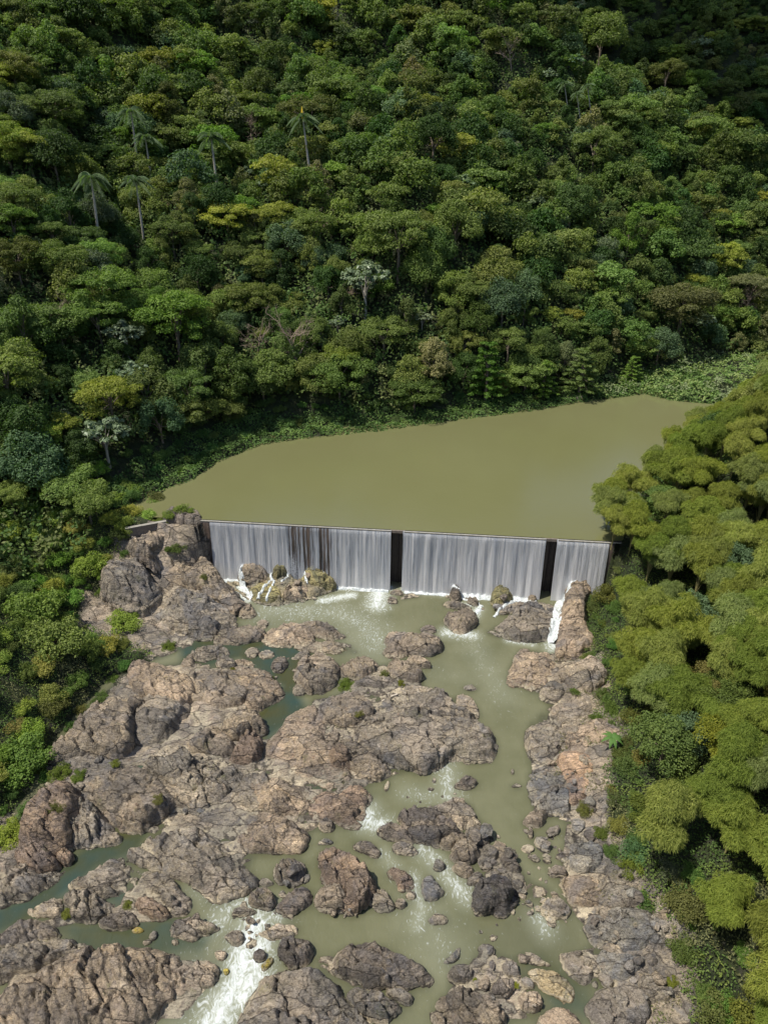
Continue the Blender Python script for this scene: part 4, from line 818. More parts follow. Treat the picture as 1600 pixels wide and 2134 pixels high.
def make_crown(kind, seed):
    """returns verts, faces, v; unit: crown about 10 m wide, base of the tree at z=0"""
    rg = np.random.default_rng(seed); parts = []; vs = []; lobes = []
    if kind == 'round':
        nl = 34; H0 = 7.0; a, b = 4.7, 4.4
        for k in range(nl):
            d = rg.normal(size=3); d /= np.linalg.norm(d); d[2] = abs(d[2])*1.3-.5; r = rg.uniform(.72, 1.05)
            lobes.append((np.array([d[0]*a*r, d[1]*a*r, H0+d[2]*b*r]), rg.uniform(.9, 2.2), .85, 290))
        par = (.39, .235, -.6, 0, .8)
    elif kind == 'flat':
        nl = 30; H0 = 8.6
        for k in range(nl):
            t = rg.random()*6.283; r = math.sqrt(rg.random())*5.6
            lobes.append((np.array([math.cos(t)*r, math.sin(t)*r, H0+1.3-r*r*.055+rg.normal()*.55]), rg.uniform(1.0, 2.3), .48, 270))
        for k in range(16):
            t = rg.random()*6.283; r = rg.uniform(1.5, 5.2); lobes.append((np.array([math.cos(t)*r, math.sin(t)*r, H0-rg.uniform(1.2, 4.2)]), rg.uniform(.8, 1.6), .6, 170))
        par = (.36, .215, -.35, 0, .75)
    elif kind == 'tall':
        for k in range(38):
            h = rg.random(); t = rg.random()*6.283; r = rg.uniform(.4, 1)*(3.6*math.sin(math.pi*min(1, .25+h*.75))+.6)
            lobes.append((np.array([math.cos(t)*r, math.sin(t)*r, 3.6+h*8.6]), rg.uniform(.8, 1.8), .75, 240))
        par = (.37, .22, -.6, 0, .85)
    elif kind == 'tier':
        for lev in range(7):
            h = 2.2+lev*1.45; rad = 3.9*(1-lev/8.2)+.3; m = max(3, int(8-lev*.8)); o = rg.random()*6
            for k in range(m):
                t = o+k*6.283/m+rg.normal()*.15
                for q in (.4, .75, 1.0): lobes.append((np.array([math.cos(t)*rad*q, math.sin(t)*rad*q, h+.25*q+rg.normal()*.12]), .75*(1.15-.3*q), .34, 42))
        par = (.50, .26, -.15, 0, .55)
    elif kind == 'pale':       # open crown of big pale leaves in rosettes
        for k in range(44):
            d = rg.normal(size=3); d /= np.linalg.norm(d); d[2] = abs(d[2]); r = rg.uniform(.6, 1.05)
            lobes.append((np.array([d[0]*4.6*r, d[1]*4.6*r, 7.8+d[2]*3.0*r]), rg.uniform(.6, 1.0), .5, 42))
        par = (.75, .42, -.05, 0, .5)
    elif kind == 'bush':
        for k in range(22):
            d = rg.normal(size=3); d /= np.linalg.norm(d); d[2] = abs(d[2])*.85; r = rg.uniform(.45, 1.0)
            lobes.append((np.array([d[0]*4.2*r, d[1]*4.2*r, .9+d[2]*3.2*r]), rg.uniform(.9, 1.8), .85, 230))
        par = (.38, .22, -.6, 0, .9)
    for C, R, fl, n in lobes:
        V, F = lobe_leaves(C, R, fl, n, rg, par[0], par[1], par[2], par[3], par[4]); parts.append((V, F))
        base = .34+.32*rg.random(); vs.append(np.clip(base+rg.normal(size=len(F))*.17, 0, 1))
    V, F = join(parts); return V, F, np.concatenate(vs), lobes
def trunk_limbs(lobes, rg, top, r0=.28):
    parts = [tube([(0, 0, -1.5), (.1, 0, top*.4), (-.05, .1, top*.8)], [r0*1.3, r0, r0*.7], 6)]
    idx = rg.permutation(len(lobes))[:9]
    for k in idx:
        C = lobes[k][0]; m = np.array([C[0]*.35, C[1]*.35, top*.6+(C[2]-top*.6)*.55]); parts.append(tube([(0, 0, top*(.4+.3*rg.random())), m, C], [r0*.5, r0*.34, r0*.12], 4))
    return join(parts)
CROWNS = {}
for kind, n in (('round', 5), ('flat', 4), ('tall', 4), ('tier', 2), ('pale', 3), ('bush', 4)):
    CROWNS[kind] = []
    for k in range(n):
        V, F, v, lob = make_crown(kind, 300+k*13+len(kind)*101)
        cm = mesh_np(kind+'_crown', V, F, M_GLOSSY if kind == 'pale' else M_LEAF, False, {'v': ('FACE', v)})
        top = {'round': 7, 'flat': 8.5, 'tall': 9, 'tier': 10, 'pale': 8, 'bush': 1.5}[kind]
        tm = mesh_np(kind+'_trunk', *trunk_limbs(lob, np.random.default_rng(k), top, .12 if kind == 'bush' else .26), M_PALE if kind in ('pale',) else M_BARK, True)
        CROWNS[kind].append((cm, tm, V, F, v))
# bamboo: arching culms, each ending in a drooping plume
def make_bamboo(seed):
    rg = np.random.default_rng(seed); lp = []; vs = []; culms = []
    for k in range(15):
        t = rg.random()*6.283; out = rg.uniform(.5, 5.0); hh = 11.5-out*.55+rg.normal()*.7
        p = [np.array([math.cos(t)*out*q**2.0+rg.normal()*.04, math.sin(t)*out*q**2.0, hh*(1-(1-q)**1.6)-(.45*out*max(0, q-.75)*1.2)]) for q in np.linspace(0, 1, 9)]; culms.append(p)
        for q, R in ((8, 1.25), (7, 1.6), (6, 1.55), (5, 1.25)):
            n = int(400*R*R/1.6); C = p[q]+rg.normal(size=3)*.25; V, F = lobe_leaves(C, R, .85, n, rg, .66, .085, -.45, .66, .95); lp.append((V, F))
            vs.append(np.clip(.36+.2*rg.random()+rg.normal(size=len(F))*.16, 0, 1))
    V, F = join(lp); tp = [tube(p, np.linspace(.075, .02, 9), 4) for p in culms]; return V, F, np.concatenate(vs), join(tp)
BAMBOO = []
for k in range(4):
    V, F, v, (tv, tf) = make_bamboo(900+k); BAMBOO.append((mesh_np('bamboo_foliage', V, F, M_FEATHER, False, {'v': ('FACE', v)}), mesh_np('bamboo_culms', tv, tf, M_CULM, True)))
def make_palm(seed, trunk_h=11.0):
    rg = np.random.default_rng(seed); tr = tube([(0, 0, -2), (.15, 0, 3), (.1, .1, 7), (0, 0, trunk_h)], [.30, .26, .24, .15], 8)
    P = []; nf = 17
    for k in range(nf):
        t = k*2.4+rg.normal()*.2; el = rg.uniform(-.1, 1.25); L = rg.uniform(3.2, 4.2); pts = []
        for q in np.linspace(0, 1, 10):
            a = el-2.0*q*q*(.6+.4*(1-el/1.3)); pts.append(np.array([math.cos(t), math.sin(t), 0])*(q*L*math.cos(min(el, 1.2)*.7)) + np.array([0, 0, trunk_h+.3+L*(math.sin(el)*q-.85*q*q)]))
        pts = np.array(pts); rach = tube(pts, np.linspace(.06, .015, 10), 4)
        D = np.gradient(pts, axis=0); D /= np.linalg.norm(D, axis=1)[:, None]; side = np.cross(D, np.array([0, 0, 1.])); side /= np.linalg.norm(side, axis=1)[:, None]+1e-6
        Vf = []; 
        for q in np.linspace(.12, 1, 26):
            i = q*9; i0 = int(min(8, i)); f = i-i0; c = pts[i0]*(1-f)+pts[i0+1]*f; s = side[i0]; d = D[i0]; ll = .95*math.sin(math.pi*min(1, .15+.8*q))+.2
            for sg in (-1, 1):
                tip = c+s*sg*ll*.75+d*ll*.35+np.array([0, 0, -ll*.55]); Vf.append([c-d*.05, c+s*sg*ll*.4+d*(.2)+np.array([0, 0, -ll*.12]), tip, c+s*sg*ll*.35+d*.0+np.array([0, 0, -ll*.2])])
        Vf = np.array(Vf).reshape(-1, 3); P.append(join([rach, (Vf, np.arange(len(Vf)).reshape(-1, 4))]))
    return tr, P
def make_bare(seed, H0=8.5, spread=1.0):
    rg = np.random.default_rng(seed); parts = []
    def br(p, d, L, r, dep):
        n = 4; pts = [p]; 
        for k in range(n): d = d+rg.normal(size=3)*.16; d = d/np.linalg.norm(d); pts.append(pts[-1]+d*L/n)
        parts.append(tube(pts, np.linspace(r, r*.55, n+1), 5 if dep < 2 else 3))
        if dep < 4:
            for k in range(rg.integers(3, 5) if dep else 6):
                f = pts[rg.integers(1 if dep else 2, n+1)]; e = d+rg.normal(size=3)*(.75*spread); e[2] = e[2]*.6+.25; e /= np.linalg.norm(e); br(f, e, L*(.52+.16*rg.random()), r*.52, dep+1)
    br(np.array([0, 0, -1.]), np.array([0, 0, 1.]), H0*.62, .2, 0); return join(parts)
BARE = [mesh_np('bare_branches', *make_bare(s, 9 if s < 3 else 5.5, 1 if s < 3 else 1.5), M_DEAD, True) for s in range(5)]

# ------------------------------------------------------------------ planting
def plant(name, kind, x, y, z, s, col, label, cat, var=None, group=None, sz=None, rot=None):
    """a tree or bush: an Empty with crown and trunk below it"""
    k = r.randrange(len(CROWNS[kind])) if var is None else var; cm, tm = CROWNS[kind][k][:2]
    e = obj(name, None); e.location = (x, y, z); e.rotation_euler = (0, 0, r.uniform(0, 6.28) if rot is None else rot); e.scale = (s, s, s*(sz or r.uniform(.85, 1.15)))
    e.empty_display_size = .5
    obj('foliage' if kind == 'bush' else 'crown', cm, e, col); obj('stem' if kind == 'bush' else 'trunk', tm, e); tag(e, label, cat, group); return e
C_OLIVE, C_DARK, C_MID, C_BRIGHT, C_YEL, C_GREY, C_BROWN, C_BLUE, C_TAN = (.165,.205,.050), (.060,.098,.024), (.125,.168,.042), (.145,.220,.034), (.250,.265,.044), (.155,.195,.105), (.175,.18,.075), (.105,.155,.072), (.27,.245,.11)
HEROES = [ # centre of the crown in pixels, kind, width in pixels, colour, label
 (903,285,'round',100,C_DARK,'very dark dense round tree casting black shade on the upper middle slope'),
 (1190,432,'round',95,(.085,.13,.035),'light green domed tree on the upper right slope'),
 (1310,495,'tall',62,C_BRIGHT,'compact bright green tree right below the light green domed tree'),
 (1010,790,'tier',84,(.085,.155,.020),'bright green tiered tree standing at the far waterline'),
 (1130,795,'tier',62,C_BRIGHT,'small bright tiered tree right of the bright tiered tree at the waterline'),
 (1205,775,'tier',84,C_MID,'mid green tiered tree above the small grey rock at the waterline'),
 (1312,775,'tier',48,C_BRIGHT,'slim tiered tree at the right end of the far waterline'),
 (1365,715,'round',92,C_BLUE,'blue green spreading tree at the waterline near the shrubby spit'),
 (760,575,'pale',115,C_GREY,'silvery pale leaved tree in the centre of the slope'),
 (760,600,'pale',60,C_GREY,'smaller silvery tree directly under the silvery tree in the centre'),
 (225,815,'flat',135,C_YEL,'yellow green spreading tree above the left end of the dam'),
 (115,880,'flat',95,C_YEL,'yellow green flat tree left of and below the yellow green spreading tree'),
 (360,640,'flat',180,C_BRIGHT,'wide bright green tree with layered crown on the left slope'),
 (1060,710,'flat',95,C_OLIVE,'olive umbrella tree with white forked limbs above the tiered trees'),
 (905,740,'tall',80,C_TAN,'tan brownish tree at the far shore left of the olive umbrella tree'),
 (830,480,'flat',160,C_OLIVE,'broad flat topped olive tree in the middle of the slope'),
 (800,680,'flat',110,C_OLIVE,'olive layered tree left of centre above the shore'),
 (1430,610,'flat',150,(.13,.13,.045),'wide yellowish flat topped tree on the right slope above the spit'),
 (1570,590,'flat',100,C_BROWN,'brownish sparse tree at the right edge of the slope'),
 (950,470,'round',110,C_OLIVE,'olive rounded tree right of the broad flat topped olive tree'),
 (1240,300,'flat',110,C_OLIVE,'olive tree on the rim of the cloud shaded ridge'),
 (1390,150,'flat',80,(.12,.13,.03),'sunlit yellowish tree on the crest of the right ridge'),
 (1450,165,'round',60,C_BRIGHT,'bright round tree on the crest of the right ridge'),
 (1255,70,'round',110,C_OLIVE,'big olive tree at the top of the right ridge'),
 (640,215,'flat',120,(.125,.135,.035),'light yellowish tree behind the palm with the yellow spear'),
 (350,215,'tall',70,(.10,.11,.025),'tall lumpy olive tree right of the upper palms'),
 (30,530,'flat',110,(.12,.13,.028),'yellowish tree at the left edge of the slope'),
 (990,660,'round',90,(.085,.12,.025),'rounded light green tree above the tiered tree at the waterline'),
 (60,1270,'bush',170,(.17,.23,.045),'big leafy bush at the left edge beside the blocky boulder'),
 (1390,1540,'round',150,C_MID,'dense green tree overhanging the right bank beside the banana plant'),
 (1430,1520,'round',120,C_BLUE,'bluish green tree behind the tree overhanging the right bank'),
 (1530,1540,'flat',150,(.20,.20,.022),'bright yellow green tree at the right edge of the near bank'),
 (1520,880,'round',110,C_DARK,'dark green tree sticking out of the bamboo beside the inlet'),
 (1270,1240,'bush',75,(.14,.14,.03),'yellowish bush beside the side fall on the right bank'),
 (1330,1260,'bush',75,C_MID,'green bush between the yellowish bush and the bamboo'),
 (1450,1290,'round',120,C_BLUE,'grey green tree among the bamboo of the right bank'),
 (1540,1180,'round',110,C_BLUE,'bluish tree surrounded by bamboo at the right edge'),
 (15,1740,'bush',95,(.28,.32,.05),'bright yellow green bush at the left edge above the green channel'),
 (185,1175,'bush',95,(.24,.30,.05),'bright creeper mound on the blocky boulder'),
 (255,1290,'bush',90,(.24,.30,.05),'bright creeper mound left of the huge rounded boulder'),
 (40,1580,'bush',150,(.14,.21,.04),'deep green leafy bush at the left edge above the shelf'),
 (110,1330,'bush',150,(.20,.24,.06),'olive bush in the middle of the left bank thicket'),
 (352,1072,'bush',34,(.2,.25,.05),'green plants on the left shoulder of the tall dark boulder'),
 (378,1062,'bush',40,(.2,.25,.05),'green plants growing on top of the tall dark boulder'),
 (400,1062,'bush',24,(.2,.25,.05),'small tuft on the right top of the tall dark boulder'),
]
occ = []
for px, py, kind, wpx, col, label in HEROES:
    hh = {'round': 7, 'flat': 8.5, 'tall': 8, 'tier': 6, 'pale': 9, 'bush': 2}[kind]
    x, y, z = hit(px, py, hh)
    if 'tall dark boulder' in label:
        z = 13.4
        for _ in range(4): x, y = unp(px, py+3, z); z = .5*z+.5*max(float(surf(x, y)), 12.3)
        x, y = float(x), float(y)
    if 'waterline' in label:
        bpy_ = py+wpx*.55; x, y, z = hit(px, min(bpy_, 10000), 0.4)
    d = proj(x, y, z+hh)[2]; w = wpx*float(d)/F_PX; base = {'round': 11.5, 'flat': 13, 'tall': 8.6, 'tier': 8.4, 'pale': 11, 'bush': 10.5}[kind]; s = w/base
    if 'tall dark' not in label: x, y, z = (x, y, z) if 'waterline' in label else hit(px, py, hh*s)
    nm = {'bush': 'bush', 'pale': 'silver_leaved_tree', 'tier': 'tiered_tree', 'flat': 'spreading_tree'}.get(kind, 'broadleaf_tree')
    plant(nm, kind, x, y, z-.2, s, col, label, 'bush' if kind == 'bush' else 'tree'); occ.append((x, y, w*.5))
# palms
PALMS = [(178,372,72,'royal palm with pale trunk, left one of the two standing side by side'),(278,378,60,'royal palm with pale trunk, right one of the two standing side by side'),(300,290,56,'royal palm directly above the right one of the pair'),
 (268,238,58,'royal palm behind and above the palm over the pair'),(440,290,62,'dark royal palm alone to the right of the other left palms'),(640,250,58,'palm with a bright yellow spear on top, upper middle slope'),
 (1199,172,30,'thin palm on the upper right slope, left of three'),(1225,195,30,'thin palm on the upper right slope, lowest of three'),(1247,178,30,'thin palm on the upper right slope, right of three')]
M_FROND = M_LEAF
for k, (px, py, wpx, label) in enumerate(PALMS):
    th = 16.0 if k < 6 else 13.5; wpx *= 1.05; x, y, z = hit(px, py, th); d = float(proj(x, y, z+th)[2]); s = wpx*d/F_PX/6.6; 
    tr, fr = make_palm(40+k, th/s); e = obj('palm', None); e.location = (x, y, z); e.scale = (s, s, s); e.rotation_euler = (.05*math.sin(k), (.17-.0004*px)*.9, 0); tag(e, label, 'palm'); occ.append((x, y, 5.5)); occ.append((x, y-4, 4.5))
    obj('trunk', mesh_np('palm_trunk', *tr, M_PALE, True), e)
    for V, F in fr: obj('frond', mesh_np('frond', V, F, M_LEAF, False, {'v': ('FACE', np.full(len(F), .5))}), e, (.13, .18, .085))
    if k == 5: obj('flower_spear', mesh_np('spear', *tube([(0, 0, th/s), (0, 0, th/s+1.2), (.1, 0, th/s+2.6)], [.15, .3, .06], 6), simple('yellow_spear', (.75, .5, .02))), e)
HB = [(1272,1045,100),(1318,1000,100),(1362,960,95),(1408,912,90),(1458,880,80),(1272,1112,110),(1325,1080,110),(1268,1165,90),(1400,1040,100),(1470,970,100),(1540,930,100),(1455,860,70),(1500,850,70),(1570,880,90),(1555,1005,100),(1600,955,90),(1600,1060,110)]
for k, (px, py, wpx) in enumerate(HB):
    x, y, z = hit(px, py, 7.5); d = float(proj(x, y, z+7)[2]); s = wpx*d/F_PX/11.0; e = obj('bamboo_clump', None); z = max(z, 11.5); e.location = (x, y, z-.3); e.scale = (s, s, max(s, .72)); e.rotation_euler = (0, 0, k*1.7)
    c = [(.29,.305,.055), (.34,.34,.08), (.28,.30,.09)][k % 3]; HBE = e; obj('foliage', BAMBOO[k % 4][0], e, c); obj('culms', BAMBOO[k % 4][1], e); occ.append((x, y, wpx*d/F_PX*.4))
    if k > 13: x, y, z = hit(*[(1560, 1028, 4), (1592, 1000, 4), (1585, 1062, 4)][k-14]); e.location = (x, y, z-.8); e.scale = (.85, .85, .9)
    tag(e, ['bamboo clump with one plume arching out over the reservoir', 'bamboo clump above the plume that arches over the reservoir', 'rounded bamboo clump at mid length of the right reservoir shore', 'tall bamboo clump leaning over the far part of the right shore', 'last bamboo clump before the inlet on the right shore', 'bamboo clump hanging over the right end of the dam', 'bamboo clump right behind the one over the end of the dam',
       'bamboo clump drooping down beside the narrow right section of the falls', 'bamboo clump behind the first row of the right shore', 'bamboo clump in the second row, halfway to the inlet', 'bamboo clump in the second row near the dark tree by the inlet', 'small bamboo clump at the very tip of the right shore', 'small bamboo clump right of the tip of the right shore', 'bamboo clump right of the dark tree by the inlet', 'bamboo clump halfway up the right bank, straight above the bluish tree', 'bamboo clump at the right edge below the inlet', 'bamboo clump at the right edge beside the bluish tree'][k], 'bamboo', 'bamboo clumps of the right bank')
# bare trees
for k, (px, py, h, var, label) in enumerate([(535,715,8,0,'leafless brown tree on the left slope, left of two'),(630,745,11,1,'taller leafless brown tree near the shore, right of two'),(140,640,7,2,'bare twisted tree at the left of the slope'),
   (715,615,5,2,'small reddish bare tree under the silvery tree'),(1325,1310,4,3,'bare pale bush among the bamboo, left of two'),(1545,1300,6,4,'bare pale bush in a dark gap of the bamboo, right of two'),(1070,130,9,1,'pale leafless tree near the top of the slope'),
   (1560,640,8,0,'leafless grey tree at the right end of the slope'),(665,470,7,2,'grey bare tree in the middle of the slope'),(520,290,9,1,'bare tree with thin grey trunk left of the palm with the yellow spear')]):
    x, y, z = hit(px, py, h*.6); o = obj('bare_tree', BARE[var], None); sc = h/(8.0 if var < 3 else 5.0)*1.15; o.location = (x, y, z); o.scale = (sc, sc, sc*(1.25 if k in (1, 6, 9) else 1)); o.rotation_euler = (0, 0, k*1.3); tag(o, label, 'bush' if 'bush' in label else 'tree'); occ.append((x, y, h*.32))

# ---- the forest: every crown that can be told apart is a tree; the farthest ones are one mass
LM = [ (228,400,'the royal palm pair'),(903,285,'the very dark round tree'),(640,240,'the palm with the yellow spear'),(580,730,'the two leafless brown trees'),(1010,790,'the bright tiered tree'),
 (760,580,'the silvery pale tree'),(225,815,'the yellow green spreading tree'),(1190,432,'the light green domed tree'),(1225,190,'the three thin palms'),(1430,610,'the yellowish flat topped tree'),
 (380,1000,'the green left shore thicket'),(1500,800,'the shrubby spit'),(360,640,'the wide bright layered tree'),(1420,180,'the crest of the right ridge'),(100,110,'the top left corner'),(830,480,'the broad flat olive tree'),
 (60,1000,'the left edge above the dam'),(40,1400,'the left bank thicket'),(1390,1540,'the overhanging right bank tree'),(1530,1900,'the lower right corner'),(600,60,'the top edge of the slope'),(1060,710,'the olive umbrella tree')]
def where(px, py):
    d = [(math.hypot(px-a, (py-b)), a, b, n) for a, b, n in LM]; q, a, b, n = min(d); dx, dy = px-a, py-b; side = ('right of' if dx > 0 else 'left of') if abs(dx) > abs(dy) else ('below' if dy > 0 else 'above')
    if q < 45: side = 'close to'
    return side+' '+n, q
RANKW = ['nearest']+[w+' nearest' for w in 'second third fourth fifth sixth seventh eighth ninth tenth eleventh twelfth thirteenth fourteenth fifteenth sixteenth seventeenth eighteenth'.split()]
pending = []   # (object, description, landmark phrase, distance)
def later(o, desc, px, py): w, q = where(px, py); pending.append((o, desc, w, q))
gx, gy = np.meshgrid(np.arange(-260, 330, 5.4), np.arange(40, 480, 5.2), indexing='ij'); gr = np.random.default_rng(3)
px_ = gx.ravel()+gr.uniform(-2.6, 2.6, gx.size); py_ = gy.ravel()+gr.uniform(-2.4, 2.4, gx.size); pz_ = H(px_, py_)
sx, sy, sd = proj(px_, py_, pz_+7); dC = -sdf(px_, py_, CLEAR); dV = -sdf(px_, py_, VALLEY); dR = -sdf(px_, py_, RIVER)
up = (px_-DL[0])*DN[0]+(py_-DL[1])*DN[1]
PTL = unp(300, 1100, 12)
ok = (sx > -110) & (sx < 1710) & (sy > -110) & (sy < 2250) & (dC > 3.2) & (dV > np.where((px_ < 0) & (px_ > -54), np.where(px_ < -15, 6.0, 4.0), np.where(px_ > 0, 2.6, 4.2))) & (np.hypot(px_-PTL[0], py_-PTL[1]) > 10) & (dR > 9)
rightbank = (up > -75) & (px_ > 20) & (py_ < 172) & (sy > 800) & (sx > 1180)
cand = [(px_[i], py_[i], pz_[i], sx[i], sy[i], sd[i]) for i in np.nonzero(ok & ~rightbank)[0]]
occA = np.array(occ)
def visible(x, y, z):   # sight line from the camera to the crown
    t = np.linspace(.15, .97, 60); X = x*t; Y = y*t; Zl = CAM_Z+(z-CAM_Z)*t; return bool(((H(X, Y)+1.0) < Zl).all())
trees = []
for c in cand:
    if (np.hypot(occA[:, 0]-c[0], occA[:, 1]-c[1]) < occA[:, 2]*.55+1.6).any(): continue
    if not visible(c[0], c[1], c[2]+11): continue
    trees.append(c)
trees.sort(key=lambda c: c[5]); print('forest trees', len(trees))
MIX = [('round', C_DARK, 'dark green rounded tree'), ('round', C_MID, 'mid green rounded tree'), ('flat', C_OLIVE, 'olive flat topped tree'), ('tall', C_MID, 'tall mid green tree'), ('tall', C_OLIVE, 'tall olive tree'), ('round', C_OLIVE, 'olive rounded tree'),
       ('pale', C_GREY, 'pale silvery tree'), ('flat', C_BRIGHT, 'bright green spreading tree'), ('round', C_BLUE, 'bluish green tree'), ('tall', C_BROWN, 'brownish tree'), ('flat', C_YEL, 'yellow green spreading tree'), ('tall', C_DARK, 'tall dark green tree'), ('flat', C_MID, 'mid green spreading tree')]
WGT = [16, 17, 12, 10, 9, 13, 4, 6, 8, 4, 3, 7, 10]
mass = []
NEAR_MAX = 285
for i, (x, y, z, u, v, d) in enumerate(trees):
    n = float(fbm(np.array([x/28]), np.array([y/28]), 88, 2)[0]); q = list(WGT)
    if n > .15: q[2] *= 2; q[4] *= 2; q[5] *= 1.6; q[10] *= 2
    if n < -.15: q[0] *= 2; q[11] *= 1.8; q[1] *= 1.5
    kind, col, desc = r.choices(MIX, q)[0]; s = r.choice([r.uniform(.45, .7), r.uniform(.62, .92), r.uniform(.7, 1.0), r.uniform(.95, 1.25)])
    if d < 122: s = r.uniform(.5, .8); kind = 'bush' if x < 0 and y < DL[1]+4 else r.choice(['bush', 'bush', 'flat']); col = r.choice([C_OLIVE, C_MID, C_BRIGHT, C_YEL]); desc = desc if kind != 'bush' else ('olive bush' if col in (C_OLIVE, C_YEL, C_BROWN) else 'green bush')
    if kind == 'bush': s *= .8
    g = r.uniform(.78, 1.28); col = tuple(cc*g*r.uniform(.9, 1.1) for cc in col)
    if i < NEAR_MAX:
        nm = {'pale': 'silver_leaved_tree', 'flat': 'spreading_tree', 'bush': 'bush'}.get(kind, 'broadleaf_tree')
        e = plant(nm, kind, x, y, z-r.uniform(.8, 2.8)*(kind != 'bush'), s, col, None, 'bush' if kind == 'bush' else 'tree'); later(e, desc, u, v)
    else: mass.append((kind, r.randrange(len(CROWNS[kind])), x, y, z-r.uniform(0, 1.2), s, col, r.uniform(0, 6.28)))
Vs = []; Fs = []; vv = []; tt = []; o_ = 0; mr_ = np.random.default_rng(8)
for kind, k, x, y, z, s, col, a in mass:
    _, _, V, F, v = CROWNS[kind][k]; sel = mr_.random(len(F)) < .28; v = v[sel]; V = V.reshape(-1, 4, 3)[sel]; V = (V-V.mean(1, keepdims=True))*1.62+V.mean(1, keepdims=True); V = V.reshape(-1, 3); F = np.arange(len(V)).reshape(-1, 4); ca, sa = math.cos(a)*s, math.sin(a)*s
    W = np.stack([V[:, 0]*ca-V[:, 1]*sa+x, V[:, 0]*sa+V[:, 1]*ca+y, V[:, 2]*s+z], 1).astype(np.float32); Vs.append(W); Fs.append(F+o_); o_ += len(V); vv.append(v); tt.append(np.tile((*col, 1), (len(F), 1)))
if mass:
    fo = obj('far_forest', mesh_np('far_forest', np.vstack(Vs), np.vstack(Fs), M_LEAF_T, False, {'v': ('FACE', np.concatenate(vv))}, {'tint': ('FACE', np.vstack(tt))}))
    tag(fo, 'dense forest covering the far upper slope and the shaded ridge', 'forest', None, 'stuff')
print('mass', len(mass), len(Fs) and sum(len(f) for f in Fs))

# ---- bamboo and bushes of the right bank
C_BAM = [(.26,.29,.055), (.32,.335,.085), (.225,.27,.05), (.29,.30,.06), (.26,.295,.10)]
gx, gy = np.meshgrid(np.arange(6, 130, 4.3), np.arange(24, 176, 4.3), indexing='ij'); bx = gx.ravel()+gr.uniform(-2, 2, gx.size); by = gy.ravel()+gr.uniform(-2, 2, gx.size); bz = H(bx, by)
u, v, d = proj(bx, by, bz+6); dC = -sdf(bx, by, CLEAR); dV = -sdf(bx, by, VALLEY); dR = -sdf(bx, by, RIVER)
ok = (u > 1180) & (u < 1960) & (v > 790) & (v < 2300) & (dC > 1.6) & (dV > 1.5) & (dR > 7)
for i in np.nonzero(ok)[0]:
    x, y, z = bx[i], by[i], bz[i]
    if (np.hypot(occA[:, 0]-x, occA[:, 1]-y) < occA[:, 2]*.6+.8).any(): continue
    t = (v[i]-800)/1300; edge = dC[i] < 5
    pb = .96 if v[i] < 1400 else .55 if v[i] < 1750 else .80
    if r.random() < pb and not (edge and dC[i] < 3 and v[i] > 1500):
        e = obj('bamboo_clump', None); s = r.uniform(.66, .98)*(1 if v[i] < 1400 else .92); e.location = (x, y, z-.3); e.rotation_euler = (0, 0, r.uniform(0, 6.28)); e.scale = (s, s, s*r.uniform(.85, 1.1))
        b = r.randrange(4); c = r.choice(C_BAM); g = r.uniform(.85, 1.15); c = tuple(q*g for q in c); obj('foliage', BAMBOO[b][0], e, c); obj('culms', BAMBOO[b][1], e); tag(e, None, 'bamboo')
        later(e, 'feathery '+('olive' if c[0] < .25 else 'yellow green')+' bamboo clump', u[i], v[i])
    else:
        kind = r.choice(['bush', 'bush', 'round', 'flat']) if not edge else 'bush'; s = r.uniform(.42, .72) if kind != 'bush' else r.uniform(.36, .62); col = r.choice([C_MID, (.13,.14,.03), (.09,.11,.03), C_BLUE, (.17,.18,.03)])
        e = plant('bush' if kind == 'bush' else 'broadleaf_tree', kind, x, y, z-.1, s, tuple(q*r.uniform(.85, 1.2) for q in col), None, 'bush' if kind == 'bush' else 'tree')
        later(e, ('small leafy' if kind == 'bush' else 'low round')+(' yellowish' if col[0] > .12 else ' green')+(' bush' if kind == 'bush' else ' tree'), u[i], v[i])
LM += []
# bushes fringing the cleared rock on both banks and the shore
nb = 0; tries = 0; pts = []
while nb < 230 and tries < 14000:
    tries += 1; x = r.uniform(-75, 75); y = r.uniform(30, 200); ax, ay = np.array([x]), np.array([y]); dc = -float(sdf(ax, ay, CLEAR)[0]); dv = -float(sdf(ax, ay, VALLEY)[0]); upp = (x-DL[0])*DN[0]+(y-DL[1])*DN[1]
    if upp > 0:
        if not (-.6 < dc < 5.5): continue
    elif not (.2 < dv < (8.5 if x < 5 else 4.5)) or math.hypot(x-PTL[0], y-PTL[1]) < 10: continue
    z = float(H(x, y)); uu, vv_, dd = proj(x, y, z+1)
    if not (-60 < uu < 1660 and 700 < vv_ < 2200): continue
    if any(math.hypot(x-a, y-b) < 2.0 for a, b in pts): continue
    pts.append((x, y)); nb += 1; col = r.choice([C_MID, (.13,.17,.035), (.2,.22,.05), (.10,.16,.035), (.12,.19,.04)]) if upp > 0 else r.choice([(.11,.18,.05), (.15,.23,.06), C_MID, (.09,.15,.04)])
    e = plant('bush', 'bush', x, y, z-.15, r.uniform(.16, .40), tuple(q*r.uniform(.85, 1.15) for q in col), None, 'bush')
    later(e, ('light' if col[0] > .14 else 'green')+(' rock edge' if upp > 0 else ' waterside')+' bush', float(uu), float(vv_))
